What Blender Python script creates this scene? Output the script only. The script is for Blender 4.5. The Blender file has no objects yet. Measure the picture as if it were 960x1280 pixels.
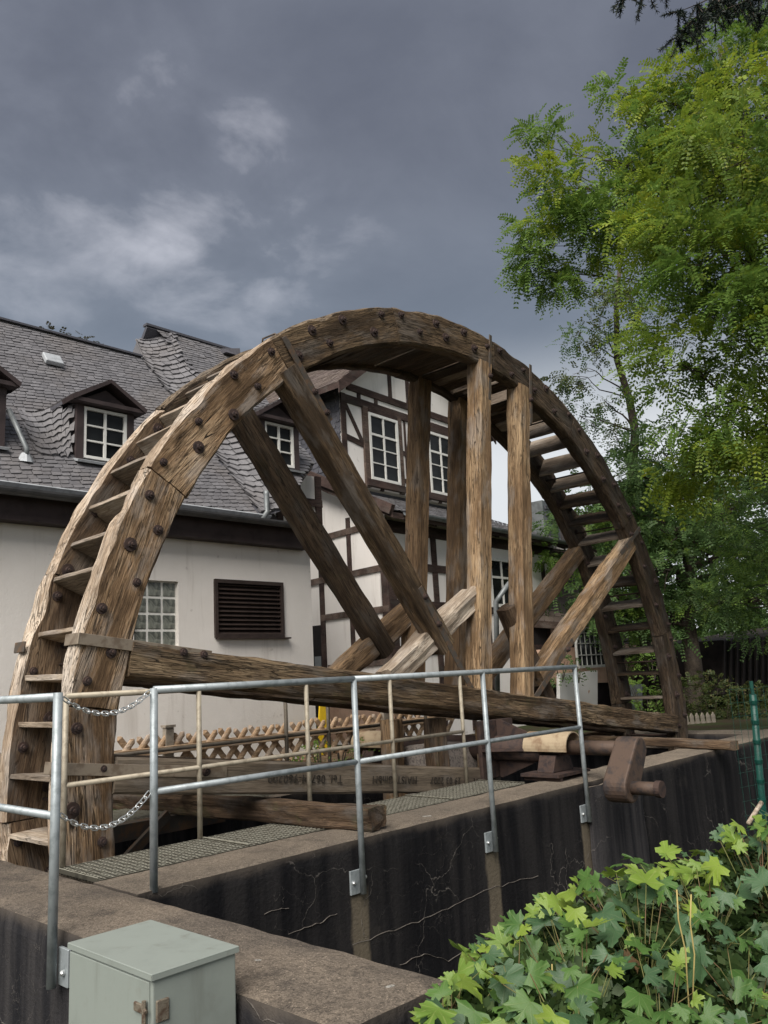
import bpy, bmesh, math, random
from mathutils import Vector, Matrix, noise as mnoise
import numpy as np
random.seed(7); rng = np.random.default_rng(7)
SC = bpy.context.scene
COL = SC.collection
V = Vector; R = math.radians; PI = math.pi

# ------------------------------------------------------------------ camera
FPX, CX, CY = 1027.7, 480.0, 640.0          # focal length and centre in photo pixels (960 x 1280)
HC, ROLL, YAW = 207.1, 0.05535, R(43.319)
CAM = V((0, 0, 1.12))
_p = math.atan(HC / FPX)
_Fh = V((math.cos(YAW), math.sin(YAW), 0)); _Rh = V((math.sin(YAW), -math.cos(YAW), 0))
CF = math.cos(_p) * _Fh + math.sin(_p) * V((0, 0, 1)); _U = -math.sin(_p) * _Fh + math.cos(_p) * V((0, 0, 1))
CR = math.cos(ROLL) * _Rh - math.sin(ROLL) * _U; CU = math.sin(ROLL) * _Rh + math.cos(ROLL) * _U
cam = bpy.data.cameras.new('camera'); camo = bpy.data.objects.new('camera', cam); COL.objects.link(camo)
M = Matrix((CR, CU, -CF)).transposed().to_4x4(); M.translation = CAM
camo.matrix_world = M
cam.sensor_fit = 'HORIZONTAL'; cam.sensor_width = 36; cam.lens = 36 * FPX / 960
cam.clip_start = 0.05; cam.clip_end = 2000
SC.camera = camo

def ray(u, v): return CF + CR * ((u - CX) / FPX) - CU * ((v - CY) / FPX)
def PY(u, v, y): d = ray(u, v); return CAM + d * ((y - CAM.y) / d.y)      # photo point on a plane Y = y
def PX(u, v, x): d = ray(u, v); return CAM + d * ((x - CAM.x) / d.x)
def PZ(u, v, z): d = ray(u, v); return CAM + d * ((z - CAM.z) / d.z)
def PD(u, v, dep): return CAM + ray(u, v) * dep

# ------------------------------------------------------------------ world, sun, exposure
SUN_DIR = V((-0.66, -0.27, 0.80)).normalized()
def build_world():
    w = bpy.data.worlds.new('World'); SC.world = w; w.use_nodes = True
    nt = w.node_tree; N = nt.nodes; Lk = nt.links; N.clear()
    def nd(t, **k):
        n = N.new(t)
        for a, b in k.items(): setattr(n, a, b)
        return n
    def mth(op, a, b=None, c=None, clamp=False):
        n = nd('ShaderNodeMath', operation=op, use_clamp=clamp)
        for i, x in enumerate((a, b, c)):
            if x is None: continue
            if isinstance(x, (int, float)): n.inputs[i].default_value = x
            else: Lk.new(x, n.inputs[i])
        return n.outputs[0]
    out = nd('ShaderNodeOutputWorld'); bg = nd('ShaderNodeBackground'); bg.inputs[1].default_value = 1.0
    Lk.new(bg.outputs[0], out.inputs[0])
    tc = nd('ShaderNodeTexCoord'); sep = nd('ShaderNodeSeparateXYZ'); Lk.new(tc.outputs['Generated'], sep.inputs[0])
    z = sep.outputs[2]
    den = mth('ADD', mth('MAXIMUM', z, 0.0), 0.25)
    cmb = nd('ShaderNodeCombineXYZ'); Lk.new(mth('DIVIDE', sep.outputs[0], den), cmb.inputs[0]); Lk.new(mth('DIVIDE', sep.outputs[1], den), cmb.inputs[1])
    def noi(scale, det, rough, off):
        n = nd('ShaderNodeTexNoise'); n.inputs['Scale'].default_value = scale; n.inputs['Detail'].default_value = det; n.inputs['Roughness'].default_value = rough
        n.inputs['Distortion'].default_value = 0.25
        mp = nd('ShaderNodeMapping'); mp.inputs['Location'].default_value = off; Lk.new(cmb.outputs[0], mp.inputs[0]); Lk.new(mp.outputs[0], n.inputs['Vector'])
        return n.outputs[0]
    n1 = noi(2.6, 8, 0.58, (3.1, 1.7, 0)); n2 = noi(5.0, 9, 0.54, (0.3, 5.2, 2))
    # thin places in the cloud deck
    thin = None
    for (u, v, rad, amp) in [(250, 255, 12, 0.95), (205, 180, 8, 0.7), (25, 245, 12, 0.75), (130, 110, 9, 0.5), (100, 10, 12, 0.6), (300, 300, 13, 0.6), (130, 330, 9, 0.35)]:
        d = ray(u, v).normalized()
        vm = nd('ShaderNodeVectorMath', operation='DOT_PRODUCT'); Lk.new(tc.outputs['Generated'], vm.inputs[0]); vm.inputs[1].default_value = d
        mr = nd('ShaderNodeMapRange', interpolation_type='SMOOTHSTEP'); Lk.new(vm.outputs['Value'], mr.inputs[0])
        mr.inputs[1].default_value = math.cos(R(rad)); mr.inputs[2].default_value = 1.0; mr.inputs[3].default_value = 0; mr.inputs[4].default_value = amp
        thin = mr.outputs[0] if thin is None else mth('MAXIMUM', thin, mr.outputs[0])
    wis = nd('ShaderNodeMapRange', interpolation_type='SMOOTHSTEP'); Lk.new(n2, wis.inputs[0]); wis.inputs[1].default_value = 0.34; wis.inputs[2].default_value = 0.80
    base = nd('ShaderNodeMapRange', interpolation_type='SMOOTHSTEP'); Lk.new(n1, base.inputs[0]); base.inputs[1].default_value = 0.30; base.inputs[2].default_value = 0.78
    base.inputs[3].default_value = 0.0; base.inputs[4].default_value = 0.42
    f = mth('ADD', base.outputs[0], mth('MULTIPLY', thin, mth('ADD', mth('MULTIPLY', wis.outputs[0], 0.85), 0.05)), clamp=True)
    cr = nd('ShaderNodeValToRGB'); Lk.new(f, cr.inputs[0])
    e = cr.color_ramp.elements; e[0].position = 0; e[0].color = (0.092, 0.102, 0.132, 1); e[1].position = 1; e[1].color = (0.38, 0.385, 0.43, 1)
    m = e.new(0.35); m.color = (0.126, 0.138, 0.172, 1)
    # the cloud deck ends above a bright horizon
    hz = nd('ShaderNodeMapRange', interpolation_type='SMOOTHSTEP'); Lk.new(z, hz.inputs[0]); hz.inputs[1].default_value = 0.235; hz.inputs[2].default_value = 0.40
    hz.inputs[3].default_value = 1; hz.inputs[4].default_value = 0
    hz2 = nd('ShaderNodeMapRange', interpolation_type='SMOOTHSTEP'); Lk.new(z, hz2.inputs[0]); hz2.inputs[1].default_value = 0.30; hz2.inputs[2].default_value = 0.62
    hz2.inputs[3].default_value = 1; hz2.inputs[4].default_value = 0
    mixa = nd('ShaderNodeMix', data_type='RGBA'); Lk.new(mth('MULTIPLY', hz2.outputs[0], 0.45), mixa.inputs[0]); Lk.new(cr.outputs[0], mixa.inputs[6]); mixa.inputs[7].default_value = (0.17, 0.215, 0.265, 1)
    mixb = nd('ShaderNodeMix', data_type='RGBA'); Lk.new(hz.outputs[0], mixb.inputs[0]); Lk.new(mixa.outputs[2], mixb.inputs[6]); mixb.inputs[7].default_value = (0.52, 0.54, 0.56, 1)
    sky = nd('ShaderNodeTexSky', sky_type='NISHITA'); sky.sun_disc = False
    sky.sun_elevation = math.asin(SUN_DIR.z); sky.sun_rotation = math.atan2(SUN_DIR.x, SUN_DIR.y)
    sk = nd('ShaderNodeVectorMath', operation='SCALE'); Lk.new(sky.outputs[0], sk.inputs[0]); sk.inputs['Scale'].default_value = 0.05
    mixc = nd('ShaderNodeMix', data_type='RGBA'); mixc.inputs[0].default_value = 0.94; Lk.new(sk.outputs[0], mixc.inputs[6]); Lk.new(mixb.outputs[2], mixc.inputs[7])
    Lk.new(mixc.outputs[2], bg.inputs[0])
build_world()
sun = bpy.data.lights.new('sun', 'SUN'); sun.energy = 4.0; sun.angle = R(48); sun.color = (1.0, 0.95, 0.88)
suno = bpy.data.objects.new('sun', sun); COL.objects.link(suno)
suno.rotation_euler = (-SUN_DIR).to_track_quat('-Z', 'Y').to_euler()
SC.view_settings.view_transform = 'Standard'; SC.view_settings.look = 'None'; SC.view_settings.gamma = 1
SC.view_settings.exposure = 0.62
SC.cycles.max_bounces = 6; SC.cycles.transparent_max_bounces = 8

# ------------------------------------------------------------------ materials
class NB:
    def __init__(s, name):
        s.m = bpy.data.materials.new(name); s.m.use_nodes = True; s.nt = s.m.node_tree; s.N = s.nt.nodes; s.L = s.nt.links
        s.b = s.N['Principled BSDF']; s.out = s.N['Material Output']; s.tc = s.N.new('ShaderNodeTexCoord')
    def set(s, sock, x):
        if hasattr(x, 'is_linked') or hasattr(x, 'links'): s.L.new(x, sock)
        else: sock.default_value = x
    def vec(s, scale=(1, 1, 1), loc=(0, 0, 0), rot=(0, 0, 0), src='Object'):
        mp = s.N.new('ShaderNodeMapping'); s.L.new(s.tc.outputs[src], mp.inputs[0])
        mp.inputs['Scale'].default_value = scale; mp.inputs['Location'].default_value = loc; mp.inputs['Rotation'].default_value = rot
        return mp.outputs[0]
    def noise(s, vec, scale=1, detail=4, rough=0.55, dist=0.0):
        n = s.N.new('ShaderNodeTexNoise'); s.L.new(vec, n.inputs['Vector']); n.inputs['Scale'].default_value = scale
        n.inputs['Detail'].default_value = detail; n.inputs['Roughness'].default_value = rough; n.inputs['Distortion'].default_value = dist
        return n.outputs[0]
    def vor(s, vec, scale, feature='DISTANCE_TO_EDGE'):
        n = s.N.new('ShaderNodeTexVoronoi'); n.feature = feature; s.L.new(vec, n.inputs['Vector']); n.inputs['Scale'].default_value = scale
        return n.outputs['Distance']
    def mr(s, x, a, b, c=0.0, d=1.0, smooth=True):
        n = s.N.new('ShaderNodeMapRange'); n.interpolation_type = 'SMOOTHSTEP' if smooth else 'LINEAR'; s.set(n.inputs[0], x)
        for i, q in enumerate((a, b, c, d)): n.inputs[i + 1].default_value = q
        return n.outputs[0]
    def math(s, op, a, b=0.0, clamp=False):
        n = s.N.new('ShaderNodeMath'); n.operation = op; n.use_clamp = clamp; s.set(n.inputs[0], a); s.set(n.inputs[1], b); return n.outputs[0]
    def mix(s, f, a, b, mode='MIX'):
        n = s.N.new('ShaderNodeMix'); n.data_type = 'RGBA'; n.blend_type = mode; s.set(n.inputs[0], f)
        for i, x in ((6, a), (7, b)):
            if isinstance(x, tuple): x = x + (1,) if len(x) == 3 else x
            s.set(n.inputs[i], x)
        return n.outputs[2]
    def island(s):
        g = s.N.new('ShaderNodeNewGeometry'); return g.outputs['Random Per Island']
    def objrand(s):
        g = s.N.new('ShaderNodeObjectInfo'); return g.outputs['Random']
    def bump(s, h, strength=0.4, dist=0.02):
        n = s.N.new('ShaderNodeBump'); n.inputs['Strength'].default_value = strength; n.inputs['Distance'].default_value = dist
        s.L.new(h, n.inputs['Height']); s.L.new(n.outputs[0], s.b.inputs['Normal'])
    def fin(s, col, rough=0.8, metal=0.0, spec=0.3):
        if isinstance(col, tuple): col = col + (1,) if len(col) == 3 else col
        s.set(s.b.inputs['Base Color'], col); s.set(s.b.inputs['Roughness'], rough); s.b.inputs['Metallic'].default_value = metal
        s.b.inputs['Specular IOR Level'].default_value = spec
        return s.m

def m_wood(name, light, mid, dark, crack=0.7, grain=1.0, moss=0.0, bump=0.6, spots=0.5, greyed=0.5):
    k = NB(name)
    rnd = k.objrand()
    off = k.N.new('ShaderNodeCombineXYZ'); k.L.new(k.math('MULTIPLY', rnd, 37.0), off.inputs[0]); k.L.new(k.math('MULTIPLY', rnd, 11.0), off.inputs[1])
    def vv(scale):
        mp = k.N.new('ShaderNodeVectorMath'); mp.operation = 'ADD'; k.L.new(k.tc.outputs['Object'], mp.inputs[0]); k.L.new(off.outputs[0], mp.inputs[1])
        q = k.N.new('ShaderNodeMapping'); k.L.new(mp.outputs[0], q.inputs[0]); q.inputs['Scale'].default_value = scale
        return q.outputs[0]
    g1 = k.noise(vv((2.2 * grain, 30, 30)), 1.6, 7, 0.68, 0.5)
    g2 = k.noise(vv((4 * grain, 75, 75)), 1.5, 4, 0.62, 0.2)
    big = k.noise(vv((0.8, 2.6, 2.6)), 1.3, 4, 0.55)
    ck = k.noise(vv((0.55 * grain, 9, 9)), 1.5, 3, 0.5, 0.8)
    crk = k.mr(k.math('ABSOLUTE', k.math('SUBTRACT', ck, 0.5)), 0.003, 0.014, 1, 0)
    ck2 = k.noise(vv((0.9 * grain, 26, 26)), 1.5, 3, 0.5, 0.6); crk = k.math('MAXIMUM', crk, k.math('MULTIPLY', k.mr(k.math('ABSOLUTE', k.math('SUBTRACT', ck2, 0.5)), 0.003, 0.02, 1, 0), .75))
    crk = k.math('MULTIPLY', crk, k.mr(big, 0.38, 0.6, 0.1, 1))
    kn = k.vor(vv((1.1, 4.5, 4.5)), 1.0, 'F1'); knot = k.mr(kn, 0.05, 0.16, 1, 0)
    c = k.mix(k.mr(g1, 0.3, 0.68), dark, mid)
    c = k.mix(k.mr(k.math('ADD', k.math('MULTIPLY', g2, 0.5), k.math('MULTIPLY', big, 0.6)), 0.5, 0.72), c, light)
    c = k.mix(k.math('MULTIPLY', k.mr(big, 0.36, 0.50, 1, 0), spots), c, tuple(x * 0.45 for x in dark))
    gy = k.mr(k.noise(vv((1.3, 3.2, 3.2)), 1.7, 5, 0.6), 0.48, 0.66, 0, greyed); lum = (light[0] + mid[0]) * .5; c = k.mix(gy, c, k.mix(g2, (lum * .62, lum * .56, lum * .50), (lum * 1.15, lum * 1.02, lum * .90)))
    c = k.mix(k.math('MULTIPLY', knot, 0.55), c, tuple(x * 0.35 for x in dark))
    c = k.mix(k.math('MULTIPLY', crk, crack), c, (0.012, 0.009, 0.007))
    if moss > 0:
        ms = k.mr(k.noise(vv((2, 3, 3)), 2.2, 5, 0.65), 0.55, 0.66)
        c = k.mix(k.math('MULTIPLY', ms, moss), c, (0.06, 0.07, 0.025))
    h = k.math('ADD', k.math('MULTIPLY', g1, 0.8), k.math('MULTIPLY', g2, 0.35)); h = k.math('SUBTRACT', h, k.math('MULTIPLY', crk, 1.6))
    k.bump(h, bump, 0.02)
    return k.fin(c, 0.85, 0, 0.2)

MAT = {}
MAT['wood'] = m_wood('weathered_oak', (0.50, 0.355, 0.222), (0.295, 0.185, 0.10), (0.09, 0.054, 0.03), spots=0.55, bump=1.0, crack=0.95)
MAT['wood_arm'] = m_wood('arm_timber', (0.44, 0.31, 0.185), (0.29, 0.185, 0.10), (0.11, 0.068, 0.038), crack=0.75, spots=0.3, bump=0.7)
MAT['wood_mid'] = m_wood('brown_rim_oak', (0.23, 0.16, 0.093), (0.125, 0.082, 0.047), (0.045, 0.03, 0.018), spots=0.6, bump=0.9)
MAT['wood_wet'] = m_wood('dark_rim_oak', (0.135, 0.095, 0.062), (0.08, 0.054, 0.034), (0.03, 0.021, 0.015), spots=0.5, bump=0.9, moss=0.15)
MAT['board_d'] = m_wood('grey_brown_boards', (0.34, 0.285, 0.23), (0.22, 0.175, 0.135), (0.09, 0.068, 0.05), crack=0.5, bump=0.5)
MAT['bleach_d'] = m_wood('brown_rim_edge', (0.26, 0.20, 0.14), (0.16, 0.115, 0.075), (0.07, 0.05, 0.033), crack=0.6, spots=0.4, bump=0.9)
MAT['wood_dark'] = m_wood('dark_wet_timber', (0.17, 0.115, 0.072), (0.105, 0.068, 0.042), (0.038, 0.025, 0.017), moss=0.3)
MAT['wood_far'] = m_wood('stained_oak', (0.25, 0.175, 0.11), (0.14, 0.09, 0.055), (0.05, 0.033, 0.022))
MAT['wood_grey'] = m_wood('grey_planed_timber', (0.215, 0.175, 0.13), (0.16, 0.128, 0.094), (0.09, 0.07, 0.052), crack=0.3, spots=0.25, bump=0.3)
MAT['board'] = m_wood('bleached_boards', (0.54, 0.46, 0.37), (0.40, 0.32, 0.24), (0.19, 0.14, 0.10), crack=0.5, bump=0.5)
MAT['bleach'] = m_wood('bleached_skylit_rim', (0.70, 0.60, 0.49), (0.52, 0.405, 0.30), (0.24, 0.17, 0.115), crack=0.6, spots=0.35, bump=0.9)  # bleached outer edge, with extra sky light on the left painted in
MAT['fence'] = m_wood('fence_sticks', (0.58, 0.43, 0.29), (0.45, 0.31, 0.195), (0.26, 0.17, 0.10), crack=0.3, bump=0.3, spots=0.2)
MAT['timber'] = m_wood('dark_framing', (0.10, 0.066, 0.056), (0.066, 0.043, 0.037), (0.034, 0.023, 0.021), crack=0.4, bump=0.4)
MAT['timber_w'] = m_wood('worn_framing', (0.20, 0.15, 0.125), (0.12, 0.083, 0.066), (0.055, 0.037, 0.03), crack=0.4, bump=0.4)

def m_simple(name, col, rough=0.6, metal=0.0, var=0.25, scale=8, bump=0.1, spec=0.3, col2=None, thr=(0.45, 0.65), bscale=None):
    k = NB(name); n = k.noise(k.vec(), scale, 6, 0.6)
    c2 = col2 or tuple(x * (1 - var) for x in col)
    c = k.mix(k.mr(n, *thr), col, c2)
    k.bump(k.noise(k.vec(), bscale or scale * 5, 4), bump, 0.01)
    return k.fin(c, rough, metal, spec)
MAT['rust'] = m_simple('rusty_iron', (0.062, 0.040, 0.033), 0.75, 0.2, col2=(0.032, 0.024, 0.024), scale=14, bump=0.35)
MAT['rust_light'] = m_simple('rusty_shaft', (0.085, 0.057, 0.043), 0.65, 0.2, col2=(0.04, 0.033, 0.032), scale=9, bump=0.3)
MAT['iron'] = m_simple('dark_iron_strap', (0.085, 0.072, 0.06), 0.6, 0.3, col2=(0.14, 0.085, 0.05), scale=10, bump=0.2)
MAT['strap'] = m_simple('steel_strap', (0.26, 0.215, 0.165), 0.55, 0.4, col2=(0.17, 0.13, 0.095), scale=10, bump=0.15)
MAT['galv'] = m_simple('galvanised_tube', (0.33, 0.365, 0.38), 0.5, 0.4, col2=(0.24, 0.27, 0.28), scale=16, bump=0.06, spec=0.5)
MAT['galv_old'] = m_simple('dull_galvanised_tube', (0.36, 0.32, 0.25), 0.6, 0.3, col2=(0.25, 0.215, 0.165), scale=14, bump=0.1)
MAT['chain'] = m_simple('bright_chain', (0.66, 0.68, 0.68), 0.35, 0.8, var=0.2, scale=30)
MAT['cream'] = m_simple('cream_pipe', (0.36, 0.285, 0.19), 0.6, 0, col2=(0.20, 0.13, 0.08), scale=6, thr=(0.42, 0.68))
MAT['stonebox'] = m_simple('speckled_concrete', (0.30, 0.26, 0.23), 0.9, 0, col2=(0.14, 0.12, 0.11), scale=40, bump=0.4)
MAT['gutter'] = m_simple('zinc_gutter', (0.20, 0.215, 0.22), 0.5, 0.4, var=0.3, scale=5)
MAT['dgutter'] = m_simple('dark_gutter', (0.10, 0.10, 0.105), 0.5, 0.3, var=0.3, scale=5)
MAT['fascia'] = m_simple('dark_fascia', (0.052, 0.038, 0.038), 0.7, 0, var=0.3, scale=5)
MAT['white'] = m_simple('white_paint', (0.74, 0.73, 0.69), 0.45, 0, var=0.1, scale=8)
MAT['white_shaded'] = m_simple('shaded_white_paint', (0.33, 0.33, 0.31), 0.6, 0, var=0.2)  # white window paint toned down, the shade over it put into the colour
MAT['vent'] = m_simple('brown_louvre', (0.045, 0.032, 0.028), 0.5, 0, var=0.3, scale=8)
MAT['lead'] = m_simple('lead_flashing', (0.42, 0.44, 0.46), 0.5, 0.2, var=0.25, scale=10)
MAT['dark'] = m_simple('dark_interior', (0.015, 0.013, 0.013), 0.9, 0)
MAT['pink'] = m_simple('peach_render', (0.55, 0.36, 0.26), 0.9, 0, var=0.2, scale=3)
MAT['greenpost'] = m_simple('green_coated_post', (0.008, 0.055, 0.042), 0.4, 0, var=0.3, scale=20)
MAT['yellow'] = m_simple('yellow_plastic', (0.75, 0.50, 0.02), 0.4, 0, var=0.1)
MAT['whitemetal'] = m_simple('white_metal_door', (0.50, 0.49, 0.47), 0.5, 0, col2=(0.33, 0.19, 0.10), scale=3.5, thr=(0.63, 0.74))
MAT['tarp'] = m_simple('white_sheet', (0.72, 0.72, 0.68), 0.5, 0, var=0.1)
MAT['shed'] = m_simple('dark_shed_boards', (0.022, 0.016, 0.014), 0.8, 0, var=0.4, scale=6)
MAT['picket'] = m_simple('grey_pickets', (0.30, 0.26, 0.21), 0.85, 0, var=0.3, scale=10)
MAT['letter'] = m_simple('engraved_letters', (0.032, 0.026, 0.02), 0.9, 0, var=0.3)

def m_render(name, a, b):
    k = NB(name); v = k.vec()
    n = k.noise(v, 1.2, 5, 0.6); fine = k.noise(v, 45, 4, 0.6); st = k.noise(k.vec((6, 6, 0.7)), 1.2, 5, 0.6)
    c = k.mix(k.mr(n, 0.3, 0.7), a, b); c = k.mix(k.mr(st, 0.54, 0.75, 0, 0.34), c, (0.42, 0.37, 0.32))
    sp = k.mr(k.noise(v, 7, 3, 0.5), 0.70, 0.76); c = k.mix(k.math('MULTIPLY', sp, 0.35), c, (0.35, 0.30, 0.27))
    k.bump(k.math('ADD', fine, k.math('MULTIPLY', k.noise(v, 14, 3), 1.2)), 0.22, 0.01)
    return k.fin(c, 0.92, 0, 0.2)
MAT['render'] = m_render('white_rough_render', (0.80, 0.76, 0.715), (0.74, 0.70, 0.655))
MAT['panel'] = m_render('white_infill_plaster', (0.82, 0.785, 0.75), (0.78, 0.74, 0.70))

def m_slate(name, cols):
    k = NB(name); r = k.island(); v = k.vec()
    c = k.mix(k.mr(r, 0.0, 0.5, smooth=False), cols[0], cols[1]); c = k.mix(k.mr(r, 0.5, 1.0, smooth=False), c, cols[2])
    n = k.noise(v, 1.1, 6, 0.65); c = k.mix(k.mr(n, 0.42, 0.7, 0, 0.6), c, cols[3])
    f = k.noise(v, 30, 5, 0.65); c = k.mix(k.mr(f, 0.35, 0.7, 0, 0.35), c, tuple(x * 0.5 for x in cols[0]))
    k.bump(f, 0.25, 0.01)
    return k.fin(c, 0.62, 0, 0.45)
MAT['slate'] = m_slate('roof_slate', [(0.115, 0.112, 0.120), (0.142, 0.138, 0.146), (0.172, 0.168, 0.178), (0.158, 0.142, 0.134)])
MAT['slate_d'] = m_slate('dark_cladding_slate', [(0.05, 0.05, 0.06), (0.075, 0.075, 0.09), (0.10, 0.10, 0.115), (0.085, 0.08, 0.09)])
MAT['slate_b'] = m_slate('brown_roof_tiles', [(0.10, 0.075, 0.065), (0.15, 0.115, 0.10), (0.19, 0.15, 0.13), (0.14, 0.11, 0.085)])
MAT['underlay'] = m_simple('roof_underlay', (0.06, 0.052, 0.05), 0.9)

def m_glass():
    k = NB('window_glass'); n = k.noise(k.vec(), 2.5, 2)
    k.bump(n, 0.06, 0.02)
    return k.fin(k.mix(k.mr(n, 0.4, 0.6), (0.008, 0.009, 0.010), (0.016, 0.018, 0.019)), 0.10, 0, 0.12)
MAT['glass'] = m_glass()
def m_gblock():
    k = NB('glass_block'); n = k.noise(k.vec(), 9, 3, 0.5, 1.0)
    k.bump(n, 0.5, 0.02)
    return k.fin(k.mix(k.mr(n, 0.35, 0.65), (0.07, 0.078, 0.068), (0.22, 0.23, 0.195)), 0.2, 0, 0.5)
MAT['gblock'] = m_gblock()

def m_concrete_top(name, a, b, d):
    k = NB(name); v = k.vec()
    n = k.noise(v, 1.3, 6, 0.62); f = k.noise(v, 28, 6, 0.7); p = k.noise(v, 4.5, 5, 0.6)
    c = k.mix(k.mr(n, 0.35, 0.65), a, b); c = k.mix(k.mr(p, 0.5, 0.72, 0, 0.75), c, d); c = k.mix(k.mr(f, 0.4, 0.72, 0, 0.55), c, tuple(x * 0.5 for x in d))
    li = k.mr(k.noise(v, 6.5, 2, 0.4), 0.745, 0.765); c = k.mix(k.math('MULTIPLY', li, 0.8), c, (0.50, 0.49, 0.45))
    g_ = k.noise(v, 95, 4, 0.7); c = k.mix(k.mr(g_, 0.42, 0.66, 0, 0.6), c, tuple(x * 0.45 for x in d)); c = k.mix(k.mr(k.noise(v, 120, 2, 0.5), 0.62, 0.70, 0, 0.55), c, tuple(min(1, x * 1.9) for x in a))
    k.bump(k.math('ADD', k.math('ADD', f, k.math('MULTIPLY', g_, .7)), k.math('MULTIPLY', p, 1.2)), 0.9, 0.02)
    return k.fin(c, 0.93, 0, 0.2)
MAT['ctop'] = m_concrete_top('walkway_concrete', (0.27, 0.222, 0.172), (0.195, 0.163, 0.13), (0.115, 0.097, 0.08))
MAT['cdark'] = m_concrete_top('stained_concrete', (0.27, 0.22, 0.17), (0.165, 0.138, 0.113), (0.085, 0.072, 0.062))

def m_wallface(name, strips, axis=0, lighter=1.0):
    """wet black-stained concrete face with chalky cracks and rinsed strips under the brackets"""
    k = NB(name); v = k.vec()
    st = k.noise(k.vec((5, 5, 0.35)), 1.3, 6, 0.6); n = k.noise(v, 2.2, 6, 0.6); f = k.noise(v, 35, 5, 0.7)
    c = k.mix(k.mr(st, 0.35, 0.66), (0.009 * lighter, 0.009 * lighter, 0.0105 * lighter), (0.025 * lighter, 0.0235 * lighter, 0.024 * lighter))
    c = k.mix(k.mr(n, 0.58, 0.75, 0, 0.5), c, (0.045, 0.040, 0.036))
    dv = k.N.new('ShaderNodeVectorMath'); dv.operation = 'ADD'; k.L.new(v, dv.inputs[0])
    nn = k.N.new('ShaderNodeTexNoise'); nn.inputs['Scale'].default_value = 3.0; nn.inputs['Detail'].default_value = 5; k.L.new(v, nn.inputs['Vector'])
    sc = k.N.new('ShaderNodeVectorMath'); sc.operation = 'SCALE'; sc.inputs['Scale'].default_value = 0.55; k.L.new(nn.outputs['Color'], sc.inputs[0]); k.L.new(sc.outputs[0], dv.inputs[1])
    e1 = k.vor(dv.outputs[0], 1.3); e2 = k.vor(dv.outputs[0], 4.2)
    msk = k.mr(k.noise(v, 1.7, 3, 0.5), 0.46, 0.62)
    cr = k.math('MAXIMUM', k.math('MULTIPLY', k.mr(e1, 0.002, 0.008, 1, 0), k.mr(msk, 0, 1, 0.0, 0.6)), k.math('MULTIPLY', k.mr(e2, 0.002, 0.008, 1, 0), k.math('MULTIPLY', msk, 0.3)))
    cr = k.math('MULTIPLY', cr, k.mr(f, 0.35, 0.55, 0.2, 1))
    sep = k.N.new('ShaderNodeSeparateXYZ'); k.L.new(k.tc.outputs['Object'], sep.inputs[0])
    for (x0, hw) in strips:
        wob = k.math('MULTIPLY', k.math('SUBTRACT', k.noise(k.vec((3, 3, 1.2)), 2, 3), 0.5), 0.12)
        d = k.math('ABSOLUTE', k.math('ADD', k.math('SUBTRACT', sep.outputs[axis], x0), wob))
        s_ = k.math('MULTIPLY', k.mr(d, hw * 0.8, hw * 1.25, 1, 0), k.mr(sep.outputs[2], -0.40, -0.30, 1, 0))
        c = k.mix(k.math('MULTIPLY', s_, k.mr(st, 0.3, 0.7, 0.9, 0.6)), c, (0.165, 0.138, 0.10))
    c = k.mix(cr, c, (0.20, 0.182, 0.165))
    lip = k.mr(k.math('ADD', sep.outputs[2], k.math('MULTIPLY', n, 0.16)), 0.0, 0.09); c = k.mix(k.math('MULTIPLY', lip, 0.6), c, (0.12, 0.10, 0.082))
    k.bump(k.math('ADD', k.math('MULTIPLY', f, 0.7), k.math('MULTIPLY', cr, 0.8)), 0.6, 0.02)
    return k.fin(c, 0.85, 0, 0.08)

def m_leaf(name, a, b, c3, trans=0.35, rough=0.5):
    k = NB(name); r = k.island(); v = k.vec()
    n = k.noise(v, 0.9, 3)
    c = k.mix(k.mr(r, 0, 0.6, smooth=False), a, b); c = k.mix(k.mr(r, 0.6, 1, smooth=False), c, c3); c = k.mix(k.mr(n, 0.4, 0.65, 0, 0.5), c, b)
    k.fin(c, rough, 0, 0.3)
    t = k.N.new('ShaderNodeBsdfTranslucent'); k.L.new(c, t.inputs[0]); ms = k.N.new('ShaderNodeMixShader'); ms.inputs[0].default_value = trans
    k.L.new(k.b.outputs[0], ms.inputs[1]); k.L.new(t.outputs[0], ms.inputs[2]); k.L.new(ms.outputs[0], k.out.inputs[0])
    return k.m
MAT['leaf_y'] = m_leaf('yellow_green_foliage', (0.26, 0.33, 0.035), (0.20, 0.285, 0.035), (0.34, 0.36, 0.04), 0.42)
MAT['leaf_g'] = m_leaf('mid_green_foliage', (0.16, 0.26, 0.05), (0.12, 0.21, 0.042), (0.22, 0.30, 0.055), 0.42)
MAT['leaf_g2'] = m_leaf('fresh_green_foliage', (0.20, 0.29, 0.045), (0.15, 0.235, 0.04), (0.26, 0.32, 0.05), 0.42)
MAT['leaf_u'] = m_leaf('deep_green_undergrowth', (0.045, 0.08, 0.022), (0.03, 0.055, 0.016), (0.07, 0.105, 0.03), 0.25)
MAT['leaf_d'] = m_leaf('dark_green_foliage', (0.10, 0.18, 0.055), (0.075, 0.135, 0.045), (0.14, 0.21, 0.06), 0.4)
MAT['leaf_pale'] = m_leaf('pale_loose_foliage', (0.11, 0.14, 0.05), (0.085, 0.115, 0.04), (0.15, 0.15, 0.06))
MAT['needle'] = m_leaf('dark_needles', (0.018, 0.03, 0.022), (0.012, 0.022, 0.017), (0.025, 0.04, 0.03), 0.1)
MAT['hedge'] = m_leaf('hedge_leaves', (0.075, 0.10, 0.03), (0.05, 0.075, 0.02), (0.15, 0.13, 0.05))
MAT['autumn'] = m_leaf('brownish_foliage', (0.075, 0.07, 0.04), (0.055, 0.055, 0.035), (0.10, 0.085, 0.045))
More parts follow.
